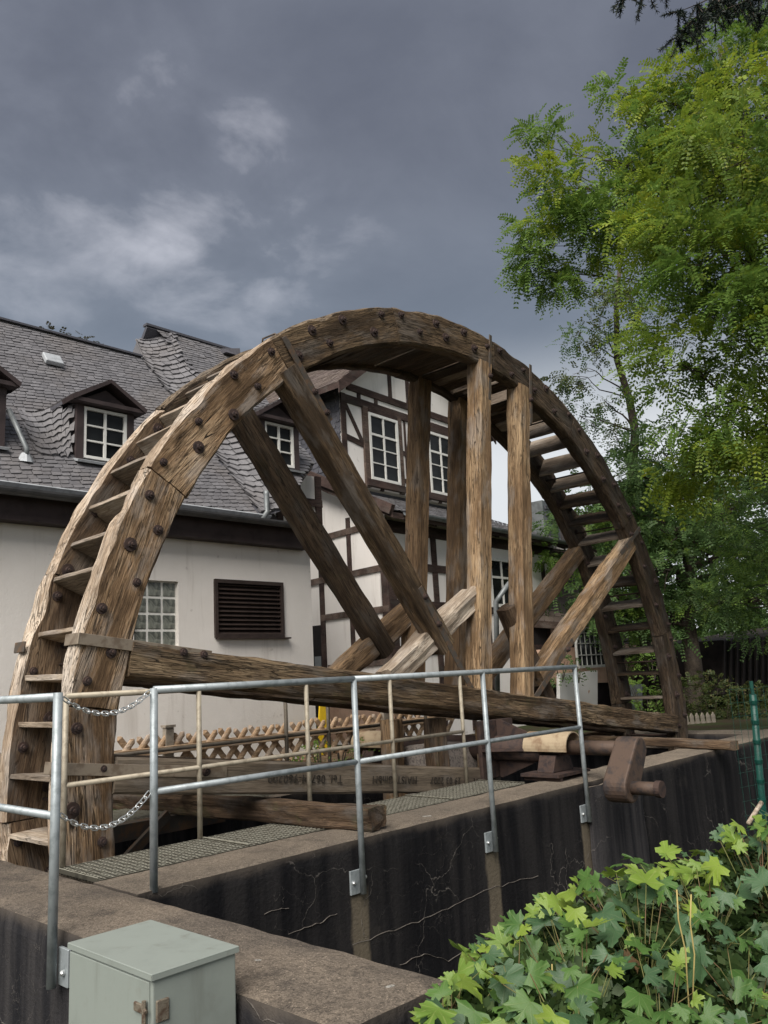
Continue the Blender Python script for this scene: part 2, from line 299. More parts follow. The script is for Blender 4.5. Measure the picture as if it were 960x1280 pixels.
MAT['bark'] = m_wood('tree_bark', (0.13, 0.105, 0.08), (0.08, 0.062, 0.048), (0.035, 0.028, 0.023))
def m_maple(name, a, b, vein):
    k = NB(name); v = k.vec(); rnd = k.objrand()
    c = k.mix(k.mr(rnd, 0, 1, smooth=False), a, b)
    c = k.mix(k.mr(k.noise(v, 26, 4, 0.6), 0.45, 0.75, 0, 0.35), c, tuple(x * 0.6 for x in a))
    sep = k.N.new('ShaderNodeSeparateXYZ'); k.L.new(k.tc.outputs['Object'], sep.inputs[0])
    at = k.N.new('ShaderNodeMath'); at.operation = 'ARCTAN2'; k.L.new(sep.outputs[0], at.inputs[0]); k.L.new(sep.outputs[1], at.inputs[1])
    best = None
    for ang in (0, 0.72, -0.72, 1.5, -1.5):
        d = k.math('ABSOLUTE', k.math('SUBTRACT', at.outputs[0], ang)); best = d if best is None else k.math('MINIMUM', best, d)
    vn = k.mr(best, 0.02, 0.06, 1, 0); c = k.mix(k.math('MULTIPLY', vn, 0.5), c, vein)
    br = k.mr(k.noise(v, 9, 3), 0.70, 0.78); c = k.mix(k.math('MULTIPLY', br, 0.6), c, (0.16, 0.09, 0.03))
    k.fin(c, 0.4, 0, 0.4)
    k.bump(k.math('ADD', k.noise(v, 60, 3), vn), 0.25, 0.004)
    t = k.N.new('ShaderNodeBsdfTranslucent'); k.L.new(c, t.inputs[0]); ms = k.N.new('ShaderNodeMixShader'); ms.inputs[0].default_value = 0.3
    k.L.new(k.b.outputs[0], ms.inputs[1]); k.L.new(t.outputs[0], ms.inputs[2]); k.L.new(ms.outputs[0], k.out.inputs[0])
    return k.m
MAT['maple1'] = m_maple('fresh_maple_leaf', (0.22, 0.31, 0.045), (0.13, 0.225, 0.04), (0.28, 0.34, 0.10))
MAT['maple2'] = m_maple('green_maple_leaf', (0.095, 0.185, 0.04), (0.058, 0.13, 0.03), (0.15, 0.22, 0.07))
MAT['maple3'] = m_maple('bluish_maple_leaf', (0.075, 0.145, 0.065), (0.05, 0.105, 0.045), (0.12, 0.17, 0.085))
MAT['maple4'] = m_maple('withered_leaf', (0.26, 0.16, 0.07), (0.18, 0.10, 0.05), (0.30, 0.2, 0.1))
MAT['stalk'] = m_simple('leaf_stalk', (0.12, 0.13, 0.04), 0.6, 0, col2=(0.13, 0.075, 0.04), scale=6)
MAT['straw'] = m_simple('dry_straw', (0.36, 0.29, 0.11), 0.7, 0, var=0.4, scale=6)
def m_cabinet():
    k = NB('grey_green_paint'); v = k.vec()
    n = k.noise(v, 5, 6, 0.65); st = k.noise(k.vec((9, 9, 0.8)), 1.2, 5, 0.6)
    c = k.mix(k.mr(n, 0.45, 0.75, 0, 0.5), (0.235, 0.262, 0.238), (0.18, 0.20, 0.18)); c = k.mix(k.mr(st, 0.55, 0.75, 0, 0.55), c, (0.155, 0.165, 0.145)); c = k.mix(k.mr(k.noise(v, 11, 6, 0.7), 0.55, 0.75, 0, 0.5), c, (0.19, 0.195, 0.17))
    k.bump(k.noise(v, 22, 4), 0.06, 0.01)
    return k.fin(c, 0.5, 0, 0.35)
MAT['cabinet'] = m_cabinet()
def m_ground():
    k = NB('earth_and_grass'); v = k.vec()
    n = k.noise(v, 1.5, 6, 0.65); f = k.noise(v, 18, 6, 0.7)
    c = k.mix(k.mr(n, 0.4, 0.6), (0.055, 0.042, 0.028), (0.05, 0.065, 0.025)); c = k.mix(k.mr(f, 0.4, 0.7, 0, 0.6), c, (0.025, 0.02, 0.014))
    k.bump(f, 0.8, 0.03); return k.fin(c, 0.95, 0, 0.1)
MAT['ground'] = m_ground()

# ------------------------------------------------------------------ building blocks
WM = {}
def link(o, parent=None, mw=None):
    COL.objects.link(o)
    mw = mw if mw is not None else Matrix.Identity(4)
    WM[o.name] = mw.copy()
    if parent is not None:
        o.parent = parent; o.matrix_parent_inverse = Matrix.Identity(4)
        o.matrix_local = WM[parent.name].inverted() @ mw
    else: o.matrix_world = mw
    return o
def T(p): return Matrix.Translation(V(p))
def tag(o, label, cat, group=None, kind=None):
    if label: o['label'] = label
    if cat: o['category'] = cat
    if group: o['group'] = group
    if kind: o['kind'] = kind
    return o
def thing(name, loc, label, cat, group=None):
    return tag(link(bpy.data.objects.new(name, None), None, T(loc)), label, cat, group)
def mk(name, verts, faces, mat, parent=None, mw=None, smooth=False, mats=None, fm=None, origin=None):
    """mesh object; world-space verts unless mw given. origin: recentre so that object coordinates start there"""
    if mw is None:
        if origin is None:
            a = np.asarray(verts, float); origin = (a.min(0) + a.max(0)) / 2
        mw = T(origin); o_ = V(origin); verts = [(v[0] - o_[0], v[1] - o_[1], v[2] - o_[2]) for v in verts]
    me = bpy.data.meshes.new(name); me.from_pydata([tuple(v) for v in verts], [], faces)
    for m_ in (mats or [mat]): me.materials.append(MAT[m_] if isinstance(m_, str) else m_)
    if fm is not None: me.polygons.foreach_set('material_index', fm)
    if smooth: me.polygons.foreach_set('use_smooth', [True] * len(me.polygons))
    me.update()
    return link(bpy.data.objects.new(name, me), parent, mw)
class MB:
    def __init__(s): s.v = []; s.f = []
    def quad(s, a, b, c, d): n = len(s.v); s.v += [tuple(a), tuple(b), tuple(c), tuple(d)]; s.f.append((n, n + 1, n + 2, n + 3)); return s
    def poly(s, pts): n = len(s.v); s.v += [tuple(p) for p in pts]; s.f.append(tuple(range(n, n + len(pts)))); return s
    def hexa(s, p):   # 8 points: bottom 0-3, top 4-7
        n = len(s.v); s.v += [tuple(q) for q in p]
        s.f += [(n, n + 3, n + 2, n + 1), (n + 4, n + 5, n + 6, n + 7)] + [(n + i, n + (i + 1) % 4, n + 4 + (i + 1) % 4, n + 4 + i) for i in range(4)]; return s
    def box(s, c, sz, ax=None):
        ax = ax or (V((1, 0, 0)), V((0, 1, 0)), V((0, 0, 1))); c = V(c)
        h = [ax[i] * (sz[i] / 2) for i in range(3)]
        return s.hexa([c + h[0] * a + h[1] * b + h[2] * z for z in (-1, 1) for a, b in ((-1, -1), (1, -1), (1, 1), (-1, 1))])
    def bar(s, p0, p1, w, h, up=V((0, 0, 1))):
        p0, p1 = V(p0), V(p1); d = p1 - p0; L = d.length; x = d / L; y = up.cross(x)
        if y.length < 1e-5: y = V((1, 0, 0)).cross(x)
        y.normalize(); z = x.cross(y)
        return s.box((p0 + p1) / 2, (L, w, h), (x, y, z))
    def prism(s, pts, d):   # polygon extruded along d
        n = len(s.v); k = len(pts); d = V(d); s.v += [tuple(p) for p in pts] + [tuple(V(p) + d) for p in pts]
        s.f += [tuple(range(n + k - 1, n - 1, -1)), tuple(range(n + k, n + 2 * k))] + [(n + i, n + (i + 1) % k, n + k + (i + 1) % k, n + k + i) for i in range(k)]; return s
    def tube(s, pts, r, seg=10, cap=True):
        pts = [V(p) for p in pts]; rs = r if isinstance(r, (list, tuple)) else [r] * len(pts); n = len(s.v); prev = None
        for i, p in enumerate(pts):
            t = (pts[min(i + 1, len(pts) - 1)] - pts[max(i - 1, 0)]).normalized()
            if prev is None: a = t.orthogonal().normalized()
            else: a = (prev - t * prev.dot(t)).normalized()
            prev = a; b = t.cross(a)
            for j in range(seg):
                q = 2 * PI * j / seg; s.v.append(tuple(p + (a * math.cos(q) + b * math.sin(q)) * rs[i]))
        for i in range(len(pts) - 1):
            for j in range(seg):
                s.f.append((n + i * seg + j, n + i * seg + (j + 1) % seg, n + (i + 1) * seg + (j + 1) % seg, n + (i + 1) * seg + j))
        if cap: s.f.append(tuple(range(n + seg - 1, n - 1, -1))); e = n + (len(pts) - 1) * seg; s.f.append(tuple(range(e, e + seg)))
        return s
    def build(s, name, mat, parent=None, smooth=False, **k): return mk(name, s.v, s.f, mat, parent, smooth=smooth, **k)
def bevel(o, w=0.006, seg=2):
    m = o.modifiers.new('bevel', 'BEVEL'); m.width = w; m.segments = seg; m.limit_method = 'ANGLE'; m.angle_limit = R(40); return o
def nz(p, s=1.0): return mnoise.noise(V(p) * s)

def beam(name, p0, p1, w, h, mat, parent=None, up=V((0, 0, 1)), rough=0.010, seed=0.0, res=0.07, taper=0.0):
    """hewn timber with local X along the grain; w across, h along 'up'"""
    p0, p1 = V(p0), V(p1); d = p1 - p0; L = d.length; x = d / L; y = V(up).cross(x).normalized(); z = x.cross(y)
    mw = Matrix((x, y, z)).transposed().to_4x4(); mw.translation = (p0 + p1) / 2
    prof = []
    k = 4; c = min(w, h) * 0.09
    corners = [(-w / 2, -h / 2), (w / 2, -h / 2), (w / 2, h / 2), (-w / 2, h / 2)]
    for i in range(4):
        a = V(corners[i]); b = V(corners[(i + 1) % 4]); e = (b - a).normalized()
        A = a + e * c; B = b - e * c
        for j in range(k + 1): prof.append(A.lerp(B, j / k))
    n = len(prof); ns = max(2, int(L / res)); v = []; f = []
    for i in range(ns + 1):
        t = i / ns; X = -L / 2 + L * t
        for j, q in enumerate(prof):
            s1 = nz((X * 0.9 + seed * 7.3, q.x * 9 + seed, q.y * 9)) ; s2 = nz((X * 4 + seed * 3.1, q.x * 22, q.y * 22 + seed))
            sc = 1 - taper * t; r_ = 1 + (s1 * rough * 1.6 + s2 * rough * 0.9) / (0.5 * math.hypot(q.x, q.y) + 0.03)
            ex = (nz((q.x * 14 + seed, q.y * 14, 3)) * rough * 1.6) if i in (0, ns) else 0
            v.append((X + ex, q.x * r_ * sc, q.y * r_ * sc))
    for i in range(ns):
        for j in range(n): f.append((i * n + j, i * n + (j + 1) % n, (i + 1) * n + (j + 1) % n, (i + 1) * n + j))
    f.append(tuple(range(n - 1, -1, -1))); f.append(tuple(range(ns * n, ns * n + n)))
    return mk(name, v, f, mat, parent, mw=mw)

def rough_box(name, lo, hi, mat, parent=None, res=0.12, amp=0.008, mats=None, fmf=None, edge=0.03, world=False):
    """cast block with worn edges; per-face material from the face normal"""
    lo, hi = V(lo), V(hi); bm = bmesh.new()
    bmesh.ops.create_cube(bm, size=1.0); sz = hi - lo
    for v in bm.verts: v.co = V(((v.co[i] + 0.5) * sz[i] for i in range(3)))
    for ax in range(3):
        n = max(1, min(120, int(sz[ax] / res)))
        for q in range(1, n):
            co = V((0, 0, 0)); co[ax] = sz[ax] * q / n; no = V((0, 0, 0)); no[ax] = 1
            bmesh.ops.bisect_plane(bm, geom=bm.verts[:] + bm.edges[:] + bm.faces[:], plane_co=co, plane_no=no)
    bm.normal_update()
    for v in bm.verts:
        on = [(v.co[i] < 1e-4) - (v.co[i] > sz[i] - 1e-4) for i in range(3)]; cnt = sum(1 for q in on if q)
        w = lo + v.co; a = amp * (nz(w, 2.0) + 0.6 * nz(w, 7.0))
        if cnt >= 2: a = edge * (0.35 + 0.65 * abs(nz(w, 3.2)))
        for i in range(3):
            if on[i]: v.co[i] += on[i] * a
    if fmf:
        for f_ in bm.faces: f_.material_index = fmf(f_.normal)
    c = -lo if world else sz / 2
    for v in bm.verts: v.co = v.co - c
    me = bpy.data.meshes.new(name); bm.to_mesh(me); bm.free()
    for m_ in (mats or [mat]): me.materials.append(MAT[m_] if isinstance(m_, str) else m_)
    return link(bpy.data.objects.new(name, me), parent, T(lo + c))

# ================================================================== SETTING
YL = 4.52              # outer face of the channel wall
def ground():
    xs = [-300, -80, -20, -5, -1, 0.5, 1.5, 2.2, 2.35, 3, 4, 5, 6, 7, 8, 9, 10, 11, 12, 13.3, 13.45, 16, 20, 30, 60, 150, 600]
    ys = [-300, -80, -20, -5, -1, 0, 1, 2, 3, 4, 4.7, 4.85, 5.5, 6.5, 7.25, 7.4, 8, 10, 14, 20, 40, 100, 600]
    def z(x, y):
        if 2.3 < x < 13.4 and 4.8 < y < 7.3: return -5.3
        if y > 7.3 or x > 13.4 and y > 4.8: return -0.06
        if x < 2.3: return -0.72
        return -1.15 + 0.08 * nz((x, y, 0))
    v = [(x, y, z(x, y)) for y in ys for x in xs]; n = len(xs)
    f = [(j * n + i, j * n + i + 1, (j + 1) * n + i + 1, (j + 1) * n + i) for j in range(len(ys) - 1) for i in range(n - 1)]
    tag(mk('ground', v, f, 'ground', origin=(0, 0, 0)), 'earth and rough grass around the wheel pit', None, kind='structure')
ground()

POSTX = [4.318, 5.885, 7.415]
MAT['face_main'] = m_wallface('stained_wall_face', [(x, 0.085) for x in POSTX])
MAT['face_end'] = m_wallface('stained_end_face', [], lighter=1.7)
MAT['face_pil'] = m_wallface('pilaster_face', [], lighter=2.2)
def fm_top(n): return 0 if n.z > 0.6 else 1
w = rough_box('channel_wall', (2.58, YL, -2.0), (13.9, 5.05, 0), None, mats=['ctop', 'face_main'], fmf=fm_top, res=0.10, amp=0.006, edge=0.014, world=True)
tag(w, 'long black-stained concrete channel wall with chalky cracks under the railing', 'wall')
# long chalk seam on the wall
def seam(pts, wd, parent):
    mb = MB(); P = []
    for (u, v), (u2, v2) in zip(pts[:-1], pts[1:]):
        for q in range(8): P.append((u + (u2 - u) * q / 8, v + (v2 - v) * q / 8))
    Q = []
    for i, (u, v) in enumerate(P):
        p = PY(u, v + 4 * nz((u * 0.09, v * 0.05, 1)), YL); Q.append(V((p.x, YL - 0.004, p.z)))
    for i in range(len(Q) - 1):
        a = wd * (0.35 + 0.9 * abs(nz(Q[i], 6))); b = wd * (0.35 + 0.9 * abs(nz(Q[i + 1], 6)))
        mb.hexa([(Q[i].x, YL + 0.02, Q[i].z - a), (Q[i + 1].x, YL + 0.02, Q[i + 1].z - b), (Q[i + 1].x, YL + 0.02, Q[i + 1].z + b), (Q[i].x, YL + 0.02, Q[i].z + a),
                 (Q[i].x, YL - 0.006, Q[i].z - a * .5), (Q[i + 1].x, YL - 0.006, Q[i + 1].z - b * .5), (Q[i + 1].x, YL - 0.006, Q[i + 1].z + b * .5), (Q[i].x, YL - 0.006, Q[i].z + a * .5)])
    mb.build('chalk_seam', 'chalk', parent)
MAT['chalk'] = m_simple('chalk_crust', (0.155, 0.138, 0.12), 0.9, 0, col2=(0.10, 0.085, 0.075), scale=25, bump=0.5)
seam([(440, 1180), (500, 1160), (560, 1135), (620, 1108), (680, 1092)], 0.006, w)
seam([(330, 1142), (365, 1133)], 0.004, w); seam([(360, 1166), (400, 1154), (424, 1140)], 0.003, w)
seam([(500, 1206), (530, 1192), (560, 1200), (610, 1172), (660, 1150)], 0.003, w)
# pilaster under the bearing
pa, pb = PY(737, 1000, YL - 0.06), PY(800, 1000, YL - 0.06)
w = rough_box('wall_pilaster', (pa.x, YL - 0.07, -1.9), (pb.x + 0.1, YL - 0.002, -0.03), None, mats=['ctop', 'face_pil'], fmf=fm_top, res=0.12, amp=0.006, world=True)
tag(w, 'paler concrete pilaster on the channel wall below the rusty crank', 'pilaster')
w = rough_box('end_wall', (2.0, 2.2, -1.5), (2.575, 8.2, 0), None, mats=['cdark', 'face_end'], fmf=fm_top, res=0.10, amp=0.009, edge=0.022, world=True)
tag(w, 'weathered dark concrete end wall behind the grey green cabinet', 'wall')
w = rough_box('walkway_slab', (2.60, 5.69, -0.35), (3.02, 5.735, -0.004), 'ctop', res=0.2)
tag(w, 'narrow concrete sill below the foot of the wheel rim', 'sill')
w = rough_box('far_bank_wall', (2.6, 7.08, -5.2), (13.9, 7.55, -0.02), None, mats=['ctop', 'face_end'], fmf=fm_top, res=0.3, world=True)
tag(w, 'concrete bank wall on the far side of the wheel pit', 'wall')
w = rough_box('pit_head_wall', (13.05, 5.06, -5.2), (13.85, 7.07, 0.0), None, mats=['ctop', 'face_end'], fmf=fm_top, res=0.3, world=True)
tag(w, 'concrete wall closing the pit beyond the far foot of the wheel', 'wall')

# grating
t = thing('walkway_grating', (2.62, 5.06, 0), 'galvanised steel walkway grating along the wheel pit', 'grating')
MAT['grate'] = m_simple('grating_steel', (0.42, 0.41, 0.34), 0.6, 0.2, col2=(0.28, 0.26, 0.21), scale=20)
MAT['grate_side'] = m_simple('shaded_grating_steel', (0.07, 0.065, 0.05), 0.7, 0.2, var=0.4, scale=20)  # dark copy for the bar sides, shade between bars put into the colour
x0 = 2.63
while x0 < 7.2:
    x1 = min(x0 + 1.14, 7.28); mb = MB()
    ny = 14
    for j in range(ny + 1):
        y = 5.065 + (5.66 - 5.065) * j / ny; wd = 0.006 if j in (0, ny) else 0.009
        mb.box(((x0 + x1) / 2, y, -0.016), (x1 - x0, wd, 0.028))
    nx = int((x1 - x0) / 0.05)
    for j in range(nx + 1):
        x = x0 + (x1 - x0) * j / nx; wd = 0.008 if j in (0, nx) else 0.006
        mb.box((x, (5.065 + 5.66) / 2, -0.006), (wd, 0.592, 0.006 if 0 < j < nx else .028))
    fm_ = [0 if (V(mb.v[f_[1]]) - V(mb.v[f_[0]])).cross(V(mb.v[f_[2]]) - V(mb.v[f_[1]])).z > 1e-9 else 1 for f_ in mb.f]
    mk('grating_panel', mb.v, mb.f, None, t, mats=['grate', 'grate_side'], fm=fm_); x0 = x1 + 0.012
# frame beams under the grating and across the pit
t = thing('pit_frame', (3.4, 6.4, -0.5), 'dark steel frame and brace in the shade of the pit', 'frame')
mb = MB(); mb.box((3.02 + 2.2, 5.66, -0.12), (4.4, 0.06, 0.16)); mb.build('support_beam', 'iron', t)
mb = MB(); mb.bar((3.75, 6.9, -0.35), (4.25, 6.9, 0.02), 0.05, 0.08); mb.build('brace', 'iron', t)
mb = MB(); mb.box((3.85, 6.99, -0.08), (2.1, 0.1, 0.14)); mb.build('support_beam', 'iron', t)
fg = thing('far_grating', (3.0, 7.0, 0), 'strip of steel grating beyond the wheel pit by the crossed stick fence', 'grating')
mb = MB()
for j in range(16): mb.box((4.3, 7.08 + 0.04 * j, 0.004), (2.6, 0.006, 0.02))
for j in range(56): mb.box((3.0 + 2.6 * j / 55, 7.38, 0.0), (0.006, 0.62, 0.014))
mb.build('grating_panel', 'grate', fg)

# ================================================================== WHEEL
WX, WZ, RO, RI = 7.68, 0.36, 5.0, 4.58
YN0, YN1 = 5.75, 5.92        # near rim
YF0, YF1 = 6.64, 6.80        # far rim
TH = R(7.4)
def WP(x, z, y):            # wheel frame -> world
    return V((WX + x * math.cos(TH) + z * math.sin(TH), y, WZ - x * math.sin(TH) + z * math.cos(TH)))
wheel = thing('water_wheel', (WX, 6.3, WZ), 'huge old timber water wheel with bolted rims, iron straps and paddle boards', 'water wheel')

def bolt_mesh(name, rw, rn, hh):
    v = []; f = []
    def ring(r, y, n=10, ph=0): b = len(v); v.extend([(r * math.cos(2 * PI * i / n + ph), y, r * math.sin(2 * PI * i / n + ph)) for i in range(n)]); return b
    n = 10; a = ring(rw, 0.004); b = ring(rw * 0.97, -0.008); c = ring(rn, -0.009); d = ring(rn * 0.95, -0.009 - hh); e = ring(rn * 0.5, -0.009 - hh); g = ring(rn * 0.45, -0.012 - hh * 1.5)
    for p, q in ((a, b), (b, c), (c, d), (d, e), (e, g)):
        for i in range(n): f.append((p + i, p + (i + 1) % n, q + (i + 1) % n, q + i))
    f.append(tuple(range(g, g + n)))
    me = bpy.data.meshes.new(name); me.from_pydata(v, [], f); me.materials.append(MAT['rust']); return me
BOLT = [bolt_mesh('bolt', 0.044, 0.026, 0.024), bolt_mesh('bolt', 0.058, 0.028, 0.027), bolt_mesh('bolt', 0.036, 0.027, 0.018)]
def felloe(a0, a1, y0, y1, mat, seed, near):
    am = (a0 + a1) / 2; ra, rb = RI, RO
    cen = V((WX + 4.8 * math.cos(am), (y0 + y1) / 2, WZ + 4.8 * math.sin(am)))
    tx = V((-math.sin(am), 0, math.cos(am))); rz = V((math.cos(am), 0, math.sin(am))); yy = V((0, 1, 0))
    # local x tangent, local y = axial, local z radial (right handed: x cross y = z?)
    if tx.cross(yy).dot(rz) < 0: tx = -tx
    mw = Matrix((tx, yy, rz)).transposed().to_4x4(); mw.translation = cen; inv = mw.inverted()
    na = 26; h = (rb - ra); wd = y1 - y0; prof = []; c = 0.022
    nr, nw = 9, 4
    for j in range(nr + 1): prof.append((ra + c + (h - 2 * c) * j / nr, y0, 0))
    for j in range(nw + 1): prof.append((rb, y0 + c + (wd - 2 * c) * j / nw, 1))
    for j in range(nr + 1): prof.append((rb - c - (h - 2 * c) * j / nr, y1, 0))
    for j in range(nw + 1): prof.append((ra, y1 - c - (wd - 2 * c) * j / nw, 0))
    n = len(prof); v = []; f = []; fm = []
    yc = (y0 + y1) / 2; rc = (ra + rb) / 2
    thick = 0.010 * nz((seed, 2, 5))
    for i in range(na + 1):
        a = a0 + (a1 - a0) * i / na; s = a * 4.8
        for (r, y, o) in prof:
            n1 = nz((s * 1.2 + seed, r * 6, y * 9)); n2 = nz((s * 5, r * 16, y * 22 + seed)); 
            dr = (n1 * 0.012 + n2 * 0.015) * (1 if r > rc else -1)
            if r > rb - 0.03: dr -= max(0, nz((s * 2.6 + seed * 3, y * 8, 7)) - 0.15) * 0.10       # rotted bites
            dy = (n1 * 0.008 + n2 * 0.007 + thick) * (1 if y > yc else -1)
            gap = 0.006 / 4.8 * (1 if i == 0 else -1 if i == na else 0) * (1 + 1.5 * n2)
            rr = r + dr; p = V((WX + rr * math.cos(a + gap), y + dy, WZ + rr * math.sin(a + gap))); v.append(tuple(inv @ p))
    for i in range(na):
        for j in range(n):
            f.append((i * n + j, (i + 1) * n + j, (i + 1) * n + (j + 1) % n, i * n + (j + 1) % n))
            fm.append(1 if prof[j][2] or prof[(j + 1) % n][2] else 0)
    f.append(tuple(range(n))); f.append(tuple(range((na + 1) * n - 1, na * n - 1, -1))); fm += [0, 0]
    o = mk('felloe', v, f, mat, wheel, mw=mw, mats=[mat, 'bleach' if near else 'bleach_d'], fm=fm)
    # bolts on the face towards the camera side
    nb = random.choice((6, 7))
    for q in range(nb):
        a = a0 + (a1 - a0) * (q + 0.5 + random.uniform(-0.25, 0.25)) / nb; r = (RI + 0.11 if q % 2 else RO - 0.12) + random.uniform(-0.04, 0.05)
        bo = bpy.data.objects.new('bolt', random.choice(BOLT)); p = V((WX + r * math.cos(a), y0 - 0.003, WZ + r * math.sin(a)))
        link(bo, o, T(p) @ Matrix.Rotation(random.uniform(0, 1), 4, 'Y'))
    return o
NS = 16; pj = PY(203, 597, YN0); A_OFF = math.atan2(pj.z - WZ, pj.x - WX)
for i in range(NS):
    a0 = A_OFF + 2 * PI * i / NS; a1 = a0 + 2 * PI / NS
    mid = math.sin((a0 + a1) / 2)
    if mid < -0.35: continue
    dg_ = math.degrees((a0 + a1) / 2) % 360
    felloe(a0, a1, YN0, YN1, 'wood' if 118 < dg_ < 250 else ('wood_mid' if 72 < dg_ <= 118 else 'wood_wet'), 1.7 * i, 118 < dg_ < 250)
for i in range(NS):
    a0 = A_OFF + 0.17 + 2 * PI * i / NS; a1 = a0 + 2 * PI / NS
    if math.sin((a0 + a1) / 2) < -0.35: continue
    dg_ = math.degrees((a0 + a1) / 2) % 360
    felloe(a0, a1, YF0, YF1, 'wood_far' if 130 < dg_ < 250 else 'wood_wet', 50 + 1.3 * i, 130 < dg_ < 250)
# paddle boards
NBD = 80
for i in range(NBD):
    a = A_OFF + 0.03 + 2 * PI * i / NBD + random.uniform(-0.008, 0.008)
    if math.sin(a) < -0.14: continue
    rad = V((math.cos(a), 0, math.sin(a))); tan = V((-math.sin(a), 0, math.cos(a)))
    tl = random.uniform(-0.10, 0.10) ; up = (rad * math.cos(tl) + tan * math.sin(tl)).normalized()
    rm = 4.79 + random.uniform(-0.01, 0.01); ht = random.uniform(0.30, 0.37)
    c = V((WX, 0, WZ)) + rad * rm
    jt = tan * random.uniform(-0.012, 0.012)
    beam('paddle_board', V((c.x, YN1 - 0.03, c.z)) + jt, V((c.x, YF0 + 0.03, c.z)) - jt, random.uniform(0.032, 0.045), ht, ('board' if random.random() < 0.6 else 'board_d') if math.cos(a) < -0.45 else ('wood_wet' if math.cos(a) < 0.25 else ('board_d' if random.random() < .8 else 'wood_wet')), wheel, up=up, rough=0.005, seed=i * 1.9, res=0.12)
    if i % 3 == 0:   # tie rod between the rims
        mb = MB(); q = V((WX, 0, WZ)) + V((math.cos(a + 0.04), 0, math.sin(a + 0.04))) * 4.70
        mb.tube([(q.x, YN1 - 0.02, q.z), (q.x, YF0 + 0.02, q.z)], 0.012, 8).build('tie_rod', 'rust', wheel, smooth=True)
# lining boards under the crown of the wheel
a = R(66)
while a < R(121):
    wd_ = random.uniform(0.17, 0.24); rad = V((math.cos(a), 0, math.sin(a))); tan = V((-math.sin(a), 0, math.cos(a))); c = V((WX, 0, WZ)) + rad * (4.635 + random.uniform(-.008, .008))
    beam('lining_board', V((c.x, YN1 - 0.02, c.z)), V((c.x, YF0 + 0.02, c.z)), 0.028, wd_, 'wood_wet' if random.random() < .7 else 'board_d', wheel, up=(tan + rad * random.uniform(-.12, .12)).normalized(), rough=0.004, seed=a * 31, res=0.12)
    a += (wd_ + (0.008 if a > R(80) else random.choice([.01, .03, .22]))) / 4.635
# arms
def arms(yc, wmat, near, sd):
    B = 0.22
    out = {}; dv = 0.065 if near else -0.07
    def bm_(name, x0, z0, x1, z1, w=B, h=B, mat=wmat, rough=0.008, y=yc):
        a, b = WP(x0, z0, y), WP(x1, z1, y); d = (b - a).normalized(); up = V((0, 1, 0)).cross(d)
        return beam(name, a, b, w, h, mat, wheel, up=up, rough=rough, seed=sd + x0 * 3 + z1, res=0.06)
    out['v1'] = bm_('upright_arm', -0.235 + dv, 0.53, -0.235 + dv, 4.62, h=0.24)
    out['v2'] = bm_('upright_arm', 0.60 + dv * 1.2, 0.53, 0.60 + dv * 1.2, 4.60, h=0.24)
    out['a'] = bm_('diagonal_arm', -0.80, 0.95, -3.28, 3.33, h=0.25, rough=0.008, mat='wood_mid' if near else 'wood_wet')
    out['d'] = bm_('diagonal_arm', 0.95, 0.78, 3.50, 3.02, h=0.24)
    out['s1'] = bm_('cross_brace', -1.62, 0.52, -0.22, 1.62, h=0.24, y=yc + 0.06, mat='board' if near else wmat, rough=0.014)
    out['s2'] = bm_('cross_brace', 0.52, 1.62, 1.45, 0.35, h=0.22, y=yc + 0.10, mat='wood_dark')
    out['h1'] = bm_('level_arm', -4.56, 0.42, 4.56, 0.42, h=0.26, mat='wood_dark' if not near else 'wood_h', y=yc - 0.02, rough=0.012)
    out['h2'] = bm_('level_arm', -4.56, -0.42, 0.1, -0.42, w=0.20, h=0.26, mat='wood_grey' if near else 'wood_dark', rough=0.004 if near else 0.01)
    return out
MAT['wood_h'] = m_wood('mossy_level_arm', (0.26, 0.19, 0.115), (0.16, 0.105, 0.06), (0.06, 0.04, 0.025), moss=0.25, bump=1.0)
near = arms((YN0 + YN1) / 2, 'wood_arm', True, 0)
MAT['wood_far2'] = m_wood('shaded_arm_timber', (0.30, 0.20, 0.115), (0.19, 0.12, 0.065), (0.075, 0.048, 0.03), spots=0.35)
far = arms((YF0 + YF1) / 2, 'wood_far2', False, 9)
# iron straps
def strap(pts, w, th, mat, parent, nrm=V((0, -1, 0)), bolts=()):
    mb = MB()
    for a, b in zip(pts[:-1], pts[1:]):
        a, b = V(a), V(b); d = (b - a).normalized(); side = V(nrm).cross(d).normalized()
        mb.box((a + b) / 2, ((b - a).length + 0.004, w, th), (d, side, V(nrm)))
    o = mb.build('iron_strap', mat, parent); bevel(o, 0.003, 1)
    for p in bolts:
        link(bpy.data.objects.new('bolt', BOLT[2]), o, T(p))
    return o
ys = YN0 - 0.022
def WS(x, z): return WP(x, z, ys)
def PS(u, v): return PY(u, v, ys)
def bo(p): return V(p) + V((0, -.008, 0))
strap([PS(355, 421), PS(386, 478), PS(413, 526)], 0.075, 0.012, 'iron', wheel, bolts=[bo(PS(393, 490)), bo(PS(408, 516))])
strap([PS(525, 734), PS(592, 866)], 0.075, 0.012, 'iron', wheel, bolts=[bo(PS(531, 746)), bo(PS(548, 780))])
strap([PS(613, 419), PS(612, 500)], 0.055, 0.012, 'iron', wheel, bolts=[bo(PS(612, 470))])
strap([PS(663, 456), PS(664, 530)], 0.055, 0.012, 'iron', wheel, bolts=[bo(PS(663, 500))])
strap([PS(800, 660), PS(776, 692)], 0.07, 0.012, 'iron', wheel)
strap([PS(716, 800), PS(655, 894)], 0.08, 0.012, 'iron', wheel, bolts=[bo(PS(709, 812))])
